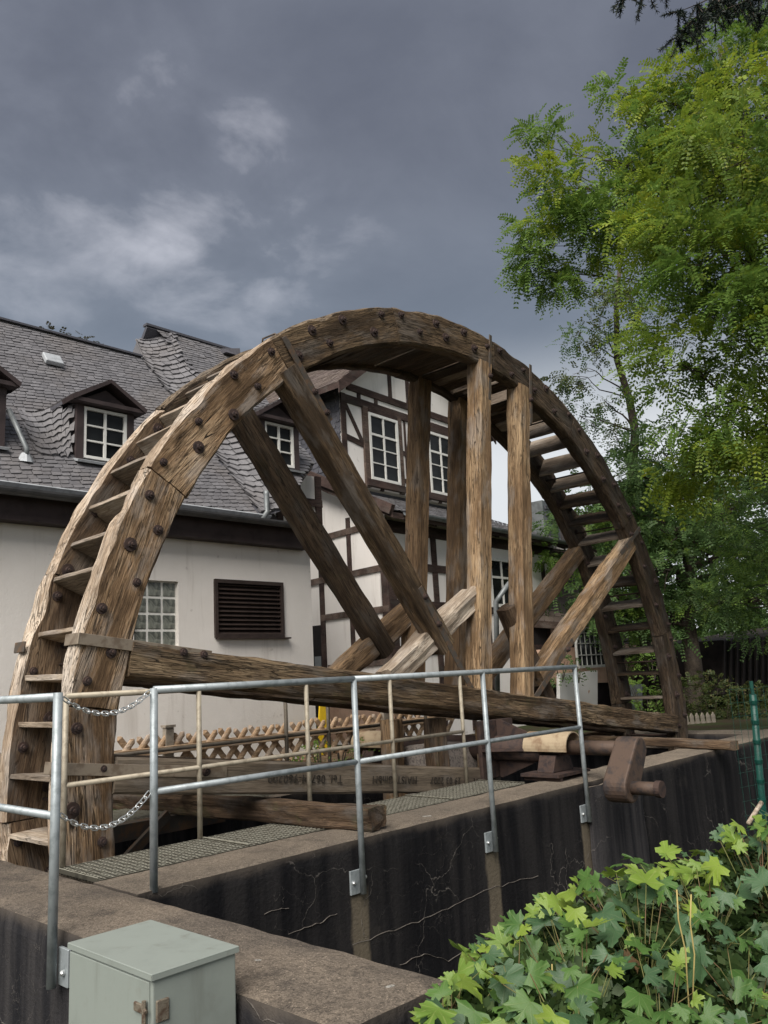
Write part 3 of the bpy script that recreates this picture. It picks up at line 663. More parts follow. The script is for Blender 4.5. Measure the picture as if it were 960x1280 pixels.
def face_strap(zz, x_end, bol):
    ro = math.sqrt(RO * RO - zz * zz) + 0.02
    strap([WS(-ro, zz), WS(x_end, zz)], 0.085, 0.012, 'strap', wheel, bolts=[WS(q, zz) + V((0, -.008, 0)) for q in bol])
    a, b = WP(-ro, zz, YN0 - 0.028), WP(-ro, zz, YN1 + 0.01)
    strap([a, b], 0.085, 0.012, 'strap', wheel, nrm=(WP(-1, 0, 0) - WP(0, 0, 0)).normalized())
face_strap(0.52, -3.85, (-4.12, -3.93)); face_strap(-0.38, -3.6, (-3.8,))
ro = math.sqrt(25 - .27) + 0.02
strap([WP(-ro, .52, YF0), WP(-ro, .52, YF1 + 0.02)], 0.085, 0.014, 'iron', wheel, nrm=(WP(-1, 0, 0) - WP(0, 0, 0)).normalized())
# staple on the rim where the diagonal arm is strapped
q = PY(353, 424, YN0); mb = MB()
mb.tube([q + V((-.02, -.0, 0.0)), q + V((-0.05, 0.05, 0.06)), q + V((-.08, .20, .05)), q + V((-.08, .22, -.03))], 0.010, 6).build('iron_staple', 'iron', wheel, smooth=True)
# engraved lettering on the lower level arm, upside down since the wheel was turned
def lettering(txt, xc, size):
    cu = bpy.data.curves.new('lettering', 'FONT'); cu.body = txt; cu.size = size; cu.extrude = 0.003; cu.align_x = 'CENTER'; cu.align_y = 'CENTER'; cu.space_character = 1.12
    ob = bpy.data.objects.new('lettering', cu); COL.objects.link(ob)
    dg = bpy.context.evaluated_depsgraph_get(); me = bpy.data.meshes.new_from_object(ob.evaluated_get(dg)); COL.objects.unlink(ob); bpy.data.objects.remove(ob)
    me.materials.clear(); me.materials.append(MAT['letter'])
    x = WP(-1, 0, 0) - WP(0, 0, 0); z = V((0, -1, 0)); y = z.cross(x)
    mw = Matrix((x, y, z)).transposed().to_4x4(); mw.translation = WP(xc, -0.42, (YN0 + YN1) / 2 - 0.113)
    o = link(bpy.data.objects.new('lettering', me), near['h2'], mw); o['kind'] = 'stuff'; return o
lettering('Tel. 06704-960200', -2.75, 0.10); lettering('HAIST-GmbH', -1.62, 0.10); lettering('29 03 2007', -0.86, 0.095); lettering('restauriert', -0.2, 0.08)

# hub: boxes, steel flange and shaft are parts of the wheel
ax = WX; az = 0.31
hub = rough_box('hub_block', (ax - 0.62, 6.00, az - 0.55), (ax + 0.10, 6.62, az + 0.05), 'stonebox', wheel, res=0.15, amp=0.004)
beam('hub_post', (ax - 0.72, 5.98, az - 0.75), (ax - 0.72, 5.98, az + 0.35), 0.18, 0.16, 'wood_dark', wheel, up=V((0, 1, 0)), rough=0.015, seed=3)
beam('hub_post', (ax - 0.02, 5.84, az - 0.62), (ax - 0.02, 5.84, az + 0.22), 0.20, 0.16, 'wood_far2', wheel, up=V((0, 1, 0)), rough=0.012, seed=5)
beam('hub_post', (ax - 0.80, 6.55, az - 0.75), (ax - 0.80, 6.55, az + .35), 0.2, 0.2, 'wood_far2', wheel, up=V((0, 1, 0)), rough=0.012, seed=8)
MB().tube([(ax, 4.05, az), (ax, 4.86, az)], 0.072, 20).build('shaft', 'rust_light', wheel, smooth=True)
MB().tube([(ax, 4.86, az), (ax, 5.10, az)], 0.085, 20).build('shaft', 'rust', wheel, smooth=True)
MB().tube([(ax, 5.10, az - .02), (ax, 6.64, az - .02)], 0.135, 24).build('shaft_sleeve', 'rust', wheel, smooth=True)
MB().tube([(ax, 6.64, az), (ax, 8.0, az)], 0.10, 20).build('shaft', 'rust', wheel, smooth=True)
mb = MB(); mb.box((ax, 5.72, az - 0.02), (0.62, 0.05, 0.62)); bevel(mb.build('hub_flange', 'rust', wheel), 0.01)
for dx, dz in ((0, 1), (0, -1), (1, 0), (-1, 0)):
    mb = MB(); px = V((dz, 0, -dx)) * 0.012; o_ = V((dx, 0, dz))
    c0 = V((ax, 5.69, az - 0.02)); mb.prism([c0 + o_ * 0.13 - px, c0 + o_ * 0.31 - px, c0 + o_ * 0.31 - px + V((0, -.04, 0)), c0 + o_ * 0.15 - px + V((0, -0.46, 0)), c0 + o_ * 0.13 - px + V((0, -0.46, 0))], px * 2)
    mb.build('gusset_plate', 'rust', wheel)
# crank: rounded arm and pin
mb = MB(); ct = V((ax + 0.0, 0, az)); dd = V((-0.26, 0, -0.33)).normalized(); Lc = 0.42; nn_ = V((dd.z, 0, -dd.x)); pts = []
for i in range(13):
    a = PI * i / 12; pts.append(ct - dd * math.sin(a) * 0.115 + nn_ * math.cos(a) * 0.115)
for i in range(13):
    a = PI * i / 12; pts.append(ct + dd * (Lc + math.sin(a) * 0.14) - nn_ * math.cos(a) * 0.14)
mb.prism([p + V((0, 4.22, 0)) for p in pts], (0, -0.24, 0)); bevel(mb.build('crank_arm', 'rust_light', wheel), 0.018, 2)
pp = ct + dd * Lc
MB().tube([(pp.x, 4.0, pp.z), (pp.x, 3.70, pp.z)], 0.062, 18).build('crank_pin', 'rust_light', wheel, smooth=True)
MB().tube([(pp.x, 3.74, pp.z), (pp.x, 3.685, pp.z)], 0.076, 18).build('pin_collar', 'rust', wheel, smooth=False)

# bearings (stand on the walls)
def bearing(yc, label, full=True):
    b = thing('shaft_bearing', (ax, yc, 0.0), label, 'bearing')
    mb = MB(); mb.box((ax, yc, 0.055), (0.62, 0.46, 0.03)); mb.build('base_plate', 'rust', b)
    for s in (-1, 1):
        mb = MB(); mb.box((ax + 0.24 * s, yc, 0.02), (0.04, 0.44, 0.04)); mb.build('foot', 'rust', b)
    mb = MB(); mb.prism([(ax - 0.2, yc - 0.1, 0.07), (ax + 0.2, yc - 0.1, 0.07), (ax + 0.13, yc - 0.1, 0.24), (ax + 0.12, yc - 0.1, az - 0.074), (ax - 0.12, yc - 0.1, az - 0.074), (ax - 0.13, yc - 0.1, 0.24)], (0, 0.2, 0)); bevel(mb.build('pedestal', 'rust', b), 0.012)
    mb = MB(); n = 18; ri, ro_ = 0.148, 0.160; y0, y1 = yc - 0.25, yc + 0.28; vs = []
    for k in range(n + 1):
        a = R(-12) + (PI + R(24)) * k / n
        for r_, y in ((ri, y0), (ro_, y0), (ro_, y1), (ri, y1)): mb.v.append((ax + r_ * math.cos(a), y, az + r_ * math.sin(a)))
    for k in range(n):
        for j in range(4): mb.f.append((k * 4 + j, (k + 1) * 4 + j, (k + 1) * 4 + (j + 1) % 4, k * 4 + (j + 1) % 4))
    mb.f += [(0, 1, 2, 3), (n * 4 + 3, n * 4 + 2, n * 4 + 1, n * 4)]
    mb.build('cover', 'cream', b, smooth=False)
bearing(4.98, 'rusty shaft bearing under a cream half pipe cover beside the crank')
bearing(7.62, 'rusty shaft bearing under a cream half pipe cover beyond the wheel hub')

# loose timbers
tag(beam('timber_baulk', PZ(473, 1023, 0.09) + V((0, 0, 0)), PZ(150, 997, 0.09), 0.19, 0.17, 'wood_dark', rough=0.014, seed=21), 'short dark timber baulk lying across the steel grating', 'timber')
tag(beam('timber_plank', PZ(918, 932, 0.06), PZ(700, 922, 0.06), 0.16, 0.10, 'wood_far', rough=0.008, seed=23), 'weathered plank lying over the pit behind the crank', 'timber')
tag(beam('timber_plank', (9.2, 6.98, 0.06), (12.9, 6.98, 0.06), 0.16, 0.10, 'wood_dark', rough=0.008, seed=24), 'dark plank along the edge of the far bank wall', 'timber')

# ================================================================== RAILINGS
RT, RM = 1.125, 0.535
def post(parent, x, y, z0, z1=RT, r=0.0225, mat='galv'): return MB().tube([(x, y, z0), (x, y, z1)], r, 14).build('post', mat, parent, smooth=True)
def rail(parent, a, b, r=0.0225, mat='galv'): return MB().tube([a, b], r, 14).build('rail', mat, parent, smooth=True)
def plate(parent, c, sz, boltp, axis):
    o = MB().box(c, sz).build('bracket', 'galv', parent); bevel(o, 0.003, 1)
    for p in boltp:
        d = V((0, -1, 0)) if axis == 'y' else V((-1, 0, 0)); p = V(p)
        MB().tube([p, p + d * 0.012, p + d * 0.02], [0.014, 0.014, 0.007], 8).build('bolt', 'chain', o)
yr = YL - 0.045
t = thing('tube_railing', (4.3, yr, 0), 'galvanised tube railing with four posts along the channel wall', 'railing')
X2 = 2.70
MB().tube([(X2, YL + 0.02, -0.02), (X2, YL + 0.02, RT + 0.01)], 0.0235, 14).build('post', 'galv', t, smooth=True)
for x in POSTX:
    post(t, x, yr, -0.36, RT + 0.005)
    plate(t, (x - 0.02, YL - 0.012, -0.28), (0.15, 0.016, 0.16), [(x - 0.07, YL - 0.018, -0.28), (x + 0.045, YL - 0.018, -0.26)], 'y')
rail(t, (X2, YL + 0.02, RT), (POSTX[0], yr, RT)); rail(t, (POSTX[0], yr, RT), (POSTX[2] + 0.02, yr, RT))
rail(t, (X2, YL + 0.02, RM), (POSTX[0], yr, RM), 0.02); rail(t, (POSTX[0], yr, RM), (POSTX[2], yr, RM), 0.02)
# side railing along the end wall
XS = 1.945
pf = PX(64, 1235, XS); yp = pf.y
t = thing('tube_railing', (XS, yp, 0), 'galvanised tube railing running along the outer face of the end wall', 'railing')
post(t, XS, yp, pf.z, RT + 0.012, 0.0235)
plate(t, (1.988, yp - 0.045, pf.z + 0.09), (0.018, 0.10, 0.17), [(1.978, yp - 0.062, pf.z + 0.07)], 'x')
rail(t, (XS, yp, RT - 0.01), (XS, yp + 3.2, RT - 0.01)); rail(t, (XS, yp, RM), (XS, yp + 3.2, RM), 0.02)
post(t, XS, yp + 1.9, -0.36)
# dull inner railing between grating and wheel
yi = 5.655
t = thing('dull_railing', (4.5, yi, 0), 'dull brownish tube railing on the pit edge of the grating', 'railing')
ix = [PY(78, 1085, yi).x, PY(250, 1040, yi).x, PY(387, 990, yi).x, PY(494, 985, yi).x, PY(583, 970, yi).x]
for x in ix: post(t, x, yi, -0.03, RT - 0.01, 0.02, 'galv_old')
rail(t, (ix[0], yi, RT - 0.01), (ix[-1], yi, RT - 0.01), 0.02, 'galv_old'); rail(t, (ix[0], yi, 0.52), (ix[-1], yi, 0.52), 0.018, 'galv_old')
yo = 7.2
t = thing('dull_railing', (4.5, yo, 0), 'dull dark tube railing on the far bank in front of the stick fence', 'railing')
MAT['galv_dk'] = m_simple('dark_tube', (0.17, 0.145, 0.115), 0.6, 0.3, var=0.3)
ox = [3.3, PY(358, 920, yo).x, PY(411, 920, yo).x, 8.2]
for x in ox: post(t, x, yo, -0.03, RT - 0.02, 0.022, 'galv_dk')
rail(t, (3.3, yo, RT - 0.02), (8.2, yo, RT - 0.02), 0.02, 'galv_dk'); rail(t, (3.3, yo, 0.56), (8.2, yo, 0.56), 0.018, 'galv_dk')
# chains
def chain(a, b, sag, n, label):
    t = thing('chain', a, label, 'chain'); a, b = V(a), V(b); pts = []
    for i in range(n + 1):
        q = i / n; p = a.lerp(b, q); p.z -= sag * 4 * q * (1 - q); pts.append(p)
    for i in range(n):
        c = (pts[i] + pts[i + 1]) / 2; d = (pts[i + 1] - pts[i]); L = d.length * 0.5 + 0.007; x = d.normalized(); y = x.orthogonal().normalized()
        y = V((0, 0, 1)).cross(x).normalized(); z = x.cross(y)
        if i % 2: s_ = y
        else: s_ = z
        s_ = (s_ + (y if s_ is z else z) * 0.35).normalized()
        loop = []
        for k in range(16):
            an = 2 * PI * k / 16; cx_ = math.cos(an); sx = math.sin(an)
            loop.append(c + x * (L - 0.011) * (1 if cx_ > 0 else -1) * (1 if abs(cx_) > 0.01 else 0) + x * cx_ * 0.011 + s_ * sx * 0.013)
        loop.append(loop[0]); loop.append(loop[1])
        MB().tube(loop, 0.0036, 6, cap=False).build('link', 'chain', t, smooth=True)
p1 = V((XS + 0.03, yp, RT - 0.02)); p2 = V((X2 - 0.03, YL + 0.02, RT - 0.01))
chain(p1, p2, 0.10, 19, 'bright link chain hanging between the top rails of two posts')
p1 = V((XS + 0.03, yp, RM + 0.0)); p2 = V((X2 - 0.03, YL + 0.02, RM + 0.0))
chain(p1, p2, 0.12, 19, 'bright link chain hanging low between two posts near the lower rails')

# ================================================================== CABINET
zb = 0.17; cb = [PZ(u, v, zb) for u, v in ((91, 1180), (182, 1148), (292, 1180), (196, 1221))]
x0, x1 = (cb[0].x + cb[3].x) / 2, (cb[1].x + cb[2].x) / 2; y0, y1 = (cb[2].y + cb[3].y) / 2, (cb[0].y + cb[1].y) / 2
t = thing('utility_cabinet', ((x0 + x1) / 2, (y0 + y1) / 2, -0.72), 'grey green sheet metal utility cabinet standing against the concrete end wall', 'cabinet')
bevel(MB().box(((x0 + x1) / 2, (y0 + y1) / 2, -0.28), (x1 - x0 - 0.016, y1 - y0 - 0.016, 0.88)).build('body', 'cabinet', t), 0.006)
# lid with turned down rim
mb = MB(); cx_, cy_ = (x0 + x1) / 2, (y0 + y1) / 2
mb.box((cx_, cy_, zb - 0.003), (x1 - x0 + 0.004, y1 - y0 + 0.004, 0.006)); lid = bevel(mb.build('lid', 'cabinet', t), 0.004)
for c, s_ in (((x0, cy_, zb - 0.013), (0.004, y1 - y0, 0.016)), ((x1, cy_, zb - 0.013), (0.004, y1 - y0, 0.016)), ((cx_, y0, zb - 0.013), (x1 - x0, 0.004, 0.016)), ((cx_, y1, zb - 0.013), (x1 - x0, 0.004, 0.016))):
    MB().box(c, s_).build('rim', 'cabinet', lid)
bevel(MB().box((x0 + 0.006, cy_ + .006, -0.285), (0.008, y1 - y0 - 0.034, 0.85)).build('door', 'cabinet', t), 0.003)
zl = 0.05; MAT['latch'] = m_simple('rusty_latch', (0.20, 0.17, 0.13), 0.6, 0.4, col2=(0.10, 0.065, 0.045), scale=30, bump=0.3)
la = MB().box((x0 + 0.0, y0 + 0.075, zl), (0.012, 0.075, 0.03)).build('latch', 'latch', t); bevel(la, 0.003, 1)
MB().tube([(x0 - 0.008, y0 + 0.05, zl + .012), (x0 - 0.014, y0 + 0.012, zl + 0.004)], 0.006, 8).build('pin', 'latch', la)
bevel(MB().box((x0 + 0.045, y0 + 0.008, zl - 0.005), (0.05, 0.014, 0.07)).build('keeper', 'latch', t), 0.003, 1)
MB().tube([(x0 - 0.012, y0 + 0.03, zl - .04), (x0 - 0.012, y0 + 0.03, zl + 0.035)], 0.008, 8).build('hinge_pin', 'latch', la)

# ================================================================== SLATES
def slates(name, P, smax, tmax, row, col, mat, parent, mask=None, tilt=0.0, arc=None, lift=0.012, seed=1, corner=1.0):
    """overlapping slates on surface P(s,t) (s along the eave, t up the slope, metres)"""
    rg = random.Random(seed); mb = MB(); nr = int(tmax / row) + 2
    extra = int(abs(tilt) * smax / row) + 1
    for j in range(-extra, nr + extra):
        off = (j % 2) * 0.5 * col + rg.uniform(-0.15, 0.15) * col; i = -1
        s = -col + off
        while s < smax:
            w_ = col * rg.uniform(0.82, 1.18); sc = s + w_ / 2; t0 = j * row + tilt * sc + rg.uniform(-0.06, 0.06) * row
            if arc: t0 += arc(sc)
            s_prev = s; s += w_
            if sc < 0 or sc > smax or t0 < -row * 0.5 or t0 > tmax - row * 0.3: continue
            if mask and not mask(sc, t0): continue
            sa, sb = max(s_prev, 0) + 0.003, min(s_prev + w_, smax) - 0.003
            t1 = min(t0 + row * 1.5, tmax); t0c = max(t0, 0)
            p = lambda a, b: P(a, b)
            c = p(sc, t0c + 0.01); du = p(sc + 0.02, t0c + 0.01) - c; dv = p(sc, t0c + 0.03) - c; n = du.cross(dv)
            if n.length < 1e-9: continue
            n.normalize(); l = lift * rg.uniform(0.7, 1.5)
            da = tilt * (sa - sc) + ((arc(sa) - arc(sc)) if arc else 0); db = tilt * (sb - sc) + ((arc(sb) - arc(sc)) if arc else 0)
            r = row * 0.34 * corner
            A = p(sa, max(t0c + da, 0)) + n * l; Bm = p(sb - w_ * 0.35, max(t0c + db, 0)) + n * l; Bc = p(sb - w_ * 0.08, max(t0c + db + r * 0.35, 0)) + n * l; Bd = p(sb, max(t0c + db + r, 0)) + n * l
            D = p(sb, max(t1 + db, 0)); E_ = p(sa, max(t1 + da, 0)); k = len(mb.v)
            dn = n * (-l - 0.004)
            mb.v += [tuple(q) for q in (A, Bm, Bc, Bd, D, E_, A + dn, Bm + dn, Bc + dn, Bd + dn)]
            mb.f += [(k, k + 1, k + 2, k + 3, k + 4, k + 5), (k + 6, k + 7, k + 1, k), (k + 7, k + 8, k + 2, k + 1), (k + 8, k + 9, k + 3, k + 2)]
    o = mb.build(name, mat, parent); o['kind'] = 'stuff'; return o

# ================================================================== LEFT HOUSE
HY = 9.0; HX0, HX1 = 0.5, PY(389, 740, HY).x
ZE = 3.44; PT = R(50); ct_, st_ = math.cos(PT), math.sin(PT)
lh = thing('rendered_house', (5, HY + 2, -0.06), 'white rendered house with slate roof, dormers, louvre vent and glass block window', 'house')
gb = [PY(168, 727, HY), PY(223, 727, HY), PY(222, 808, HY)]; vt = [PY(267, 727, HY), PY(352, 729, HY), PY(353, 796, HY)]
gx0, gx1, gz0, gz1 = gb[0].x, gb[1].x, gb[2].z, gb[1].z
vx0, vx1, vz0, vz1 = vt[0].x, vt[1].x, vt[2].z, vt[1].z
# wall with two real openings
def wall_open(name, x0, x1, z0, z1, y, depth, holes, mat, parent):
    xs = sorted({x0, x1, *[h[0] for h in holes], *[h[1] for h in holes]}); zs = sorted({z0, z1, *[h[2] for h in holes], *[h[3] for h in holes]}); mb = MB()
    for a, b in zip(xs[:-1], xs[1:]):
        for c, d in zip(zs[:-1], zs[1:]):
            if any(h[0] - 1e-6 <= a and b <= h[1] + 1e-6 and h[2] - 1e-6 <= c and d <= h[3] + 1e-6 for h in holes): continue
            mb.quad((a, y, c), (b, y, c), (b, y, d), (a, y, d))
    for h in holes:
        mb.quad((h[0], y, h[2]), (h[0], y, h[3]), (h[0], y + depth, h[3]), (h[0], y + depth, h[2])); mb.quad((h[1], y, h[2]), (h[1], y + depth, h[2]), (h[1], y + depth, h[3]), (h[1], y, h[3]))
        mb.quad((h[0], y, h[2]), (h[0], y + depth, h[2]), (h[1], y + depth, h[2]), (h[1], y, h[2])); mb.quad((h[0], y, h[3]), (h[1], y, h[3]), (h[1], y + depth, h[3]), (h[0], y + depth, h[3]))
    return mb.build(name, mat, parent)
wall_open('wall', HX0, HX1, -0.1, 3.3, HY, 0.12, [(gx0, gx1, gz0, gz1), (vx0, vx1, vz0, vz1)], 'render', lh)
mb = MB(); mb.quad((HX1, HY, -0.1), (HX1, HY + 5, -0.1), (HX1, HY + 5, 3.3), (HX1, HY, 3.3)); mb.quad((HX0, HY, -0.1), (HX0, HY, 3.3), (HX0, HY + 5, 3.3), (HX0, HY + 5, -0.1)); mb.quad((HX0, HY + 5, -.1), (HX0, HY + 5, 3.3), (HX1, HY + 5, 3.3), (HX1, HY + 5, -.1)); mb.build('side_wall', 'render', lh)
# glass block window
gw = MB().box(((gx0 + gx1) / 2, HY + 0.075, (gz0 + gz1) / 2), (gx1 - gx0 - 0.004, 0.03, gz1 - gz0 - 0.004)).build('glass_block_window', 'white', lh)
nc, nr_ = 3, 4; bw, bh = (gx1 - gx0) / nc, (gz1 - gz0) / nr_
for i in range(nc):
    for j in range(nr_):
        bevel(MB().box((gx0 + bw * (i + .5), HY + 0.075, gz0 + bh * (j + .5)), (bw - 0.028, 0.05, bh - 0.028)).build('glass_block', 'gblock', gw), 0.012, 2)
# louvre vent
ve = MB()
for c, s_ in ((((vx0 + vx1) / 2, HY - 0.005, vz0 + 0.015), (vx1 - vx0, 0.07, 0.05)), (((vx0 + vx1) / 2, HY - 0.005, vz1 - 0.02), (vx1 - vx0, 0.07, 0.05)), ((vx0 + 0.02, HY - 0.005, (vz0 + vz1) / 2), (0.045, 0.068, vz1 - vz0 - 0.06)), ((vx1 - 0.02, HY - 0.005, (vz0 + vz1) / 2), (0.045, 0.068, vz1 - vz0 - 0.06))): ve.box(c, s_)
ve.box(((vx0 + vx1) / 2, HY + 0.10, (vz0 + vz1) / 2), (vx1 - vx0 - .01, 0.01, vz1 - vz0 - .01))
vo = ve.build('louvre_vent', 'vent', lh)
for k in range(12):
    z = vz0 + 0.06 + (vz1 - vz0 - 0.11) * k / 11
    mb = MB(); mb.box(((vx0 + vx1) / 2, HY + 0.012, z), (vx1 - vx0 - 0.08, 0.075, 0.010), (V((1, 0, 0)), V((0, 0.75, 0.66)), V((0, -0.66, 0.75)))); mb.build('slat', 'vent', vo)
MB().box(((vx0 + vx1) / 2 + .05, HY - 0.03, vz0 - 0.02), (vx1 - vx0 + 0.06, 0.10, 0.02)).build('sill', 'vent', vo)
# eaves: fascia, soffit, low gutter
ex0, ex1 = HX0, PY(395, 688, HY - 0.25).x
mb = MB(); mb.box(((ex0 + ex1) / 2, HY - 0.10, 3.13), (ex1 - ex0 - .1, 0.20, 0.27)); mb.build('fascia', 'fascia', lh)
mb = MB(); mb.box(((ex0 + ex1) / 2, HY - 0.12, 3.285), (ex1 - ex0, 0.44, 0.03)); mb.build('eaves_board', 'dgutter', lh)
def gutter(name, x0, x1, y, z, r, mat, parent):
    mb = MB(); n = 10
    for x in (x0, x1):
        for k in range(n + 1): a = PI + PI * k / n; mb.v.append((x, y + r * math.cos(a), z + r * math.sin(a)))
        for k in range(n + 1): a = 2 * PI - PI * k / n; mb.v.append((x, y + (r - .006) * math.cos(a), z + (r - .006) * math.sin(a)))
    m = 2 * (n + 1)
    for k in range(m): mb.f.append((k, (k + 1) % m, m + (k + 1) % m, m + k))
    mb.f += [tuple(range(m)), tuple(range(2 * m - 1, m - 1, -1))]
    return mb.build(name, mat, parent)
gutter('gutter', ex0, ex1, HY - 0.36, 3.30, 0.075, 'dgutter', lh)
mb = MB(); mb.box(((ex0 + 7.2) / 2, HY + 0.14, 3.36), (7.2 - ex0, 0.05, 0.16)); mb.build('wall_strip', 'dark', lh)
MB().box((7.0, HY + 0.10, 3.36), (0.62, 0.05, 0.12)).build('wall_strip', 'cream', lh)
RX0, RX1 = 0.6, 10.4; RY = HY - 0.02; TL = (6.5 - ZE) / st_
def roofP(x, t, b=0.0): return V((x, RY + t * ct_ - b * st_, ZE + t * st_ + b * ct_))
XVb, XVt = 7.02, 6.62
def xv(t): return XVb + (XVt - XVb) * min(1, max(0, t / TL))
WV = 0.62
TL2 = TL + 0.66
# main roof and right wing, each with real thickness
rf = MB(); a0, a1, b0, b1 = roofP(RX0, 0, -.02), roofP(XVb + .3, 0, -.02), roofP(RX0, TL, -.02), roofP(XVt + .3, TL, -.02)
rf.prism([a0, a1, b1, b0], V((0, st_, -ct_)) * 0.10); roof = rf.build('roof', 'underlay', lh)
mb = MB(); mb.prism([roofP(RX0, TL, -.02), roofP(XVt + .5, TL, -.02), roofP(XVt + .5, TL, -.02) + V((0, 2.6, -3.1)), roofP(RX0, TL, -.02) + V((0, 2.6, -3.1))], V((0, -.05, -.05))); mb.build('rear_slope', 'slate_d', roof)
slates('slates', lambda s, t: roofP(RX0 + s, t), XVb + 0.1 - RX0, TL, 0.078, 0.13, 'slate', roof, mask=lambda s, t: RX0 + s < xv(t) + 0.02 and RX0 + s > 2.3, tilt=0.16, seed=3)
mb = MB(); mb.bar(roofP(RX0, TL + .01, 0.02), roofP(XVt, TL + .01, 0.02), 0.10, 0.03); mb.build('ridge_flashing', 'slate_d', roof)
mb = MB(); mb.bar(roofP(RX0, -0.02, 0.0), roofP(XVb + .15, -0.02, 0.0), 0.02, 0.07, up=V((0, -st_, ct_))); mb.build('eave_edge', 'lead', roof)
BW = 0.30
def wing_r(t): return 7.30 + 1.05 * min(1.2, t)
def wingP(x, t): return roofP(x, t, BW)
wg = MB(); p = [wingP(XVb + WV - .35, 0) , wingP(7.30, 0), wingP(8.55, 1.2), wingP(8.55, TL2), wingP(XVt + WV, TL2), wingP(XVt + WV - .05, TL)]
wg.prism([q + V((0, st_, -ct_)) * 0.03 for q in p], V((0, st_, -ct_)) * 0.12); wing = wg.build('wing_roof', 'underlay', lh)
slates('slates', lambda s, t: wingP(6.5 + s, t), 2.05, TL2, 0.08, 0.135, 'slate', wing, mask=lambda s, t: 6.5 + s > xv(t) + WV - 0.08 - (max(0, t - TL) * .35) and 6.5 + s < wing_r(t), tilt=0.10, seed=5)
mb = MB(); mb.bar(wingP(XVt + WV * .3, TL2 + .01), wingP(8.55, TL2 + .01), 0.12, 0.04); mb.build('ridge_flashing', 'slate_d', wing)
mb = MB(); mb.prism([wingP(XVt + .2, TL2), wingP(8.55, TL2), wingP(8.55, TL2) + V((0, 3, -3.5)), wingP(XVt + .2, TL2) + V((0, 3, -3.5))], V((0, -.05, -.05))); mb.build('rear_slope', 'slate_d', wing)
mb = MB(); q0_ = roofP(XVt + 0.16, TL2 - .02, .02); mb.prism([q0_, q0_ + V((0, 1.5, -1.75)), roofP(XVt + .03, TL - .05, .0)], V((0.03, 0, 0))); mb.build('wing_cheek', 'slate', wing)
# swept valley: big curved slates sagging between the two slopes
def valP(s, t):
    q = s / WV; b = BW * q * q * (3 - 2 * q) * 0.9 + 0.02
    return roofP(xv(t) + s - 0.02, t, b)
slates('valley_slates', valP, WV, TL + 0.02, 0.125, 0.11, 'slate', wing, arc=lambda s: 0.62 * ((s / WV) - 0.62) ** 2, lift=0.030, seed=8, corner=0.1)
valU = MB()
for j in range(10):
    for i in range(6):
        P_ = lambda a, b: valP(WV * a / 6, TL * b / 10) - V((0, -st_, ct_)) * 0.03
        valU.quad(P_(i, j), P_(i + 1, j), P_(i + 1, j + 1), P_(i, j + 1))
valU.build('valley_base', 'slate_d', wing)
# upper strip left of the wing ridge with curved slates
def strP(s, t): return roofP(XVt + 0.02 + 0.13 * t + s, TL - 0.12 + t, 0.03 + BW * min(1, s / 0.55) ** 1.3)
slates('valley_slates', strP, 0.62, TL2 - TL + .10, 0.12, 0.10, 'slate', wing, arc=lambda s: 0.8 * (s - .36) ** 2, lift=0.028, seed=11, corner=0.1)
mb = MB()
for j in range(6):
    for i in range(6):
        P_ = lambda a, b: strP(.62 * a / 6, (TL2 - TL + .1) * b / 6) - V((0, -st_, ct_)) * 0.02
        mb.quad(P_(i, j), P_(i + 1, j), P_(i + 1, j + 1), P_(i, j + 1))
mb.build('valley_base', 'slate', wing)
# roof light hatch, vent pipe
q = roofP(4.86, TL * 0.765, 0.06); axr = (V((1, 0, 0)), V((0, ct_, st_)), V((0, -st_, ct_)))
bevel(MB().box(q, (0.26, 0.22, 0.07), axr).build('roof_hatch', 'lead', roof), 0.015)
q0 = PY(33, 571, 9.28); vp_ = MB().tube([q0, q0 + V((0.0, 0, 0.10)), PY(11, 512, 9.42)], 0.03, 12).build('vent_pipe', 'gutter', roof, smooth=True)
MB().tube([q0 + V((0, 0.02, 0.05)), q0 + V((0, 0.04, -0.05))], [0.045, 0.10], 10).build('pipe_flashing', 'lead', roof)

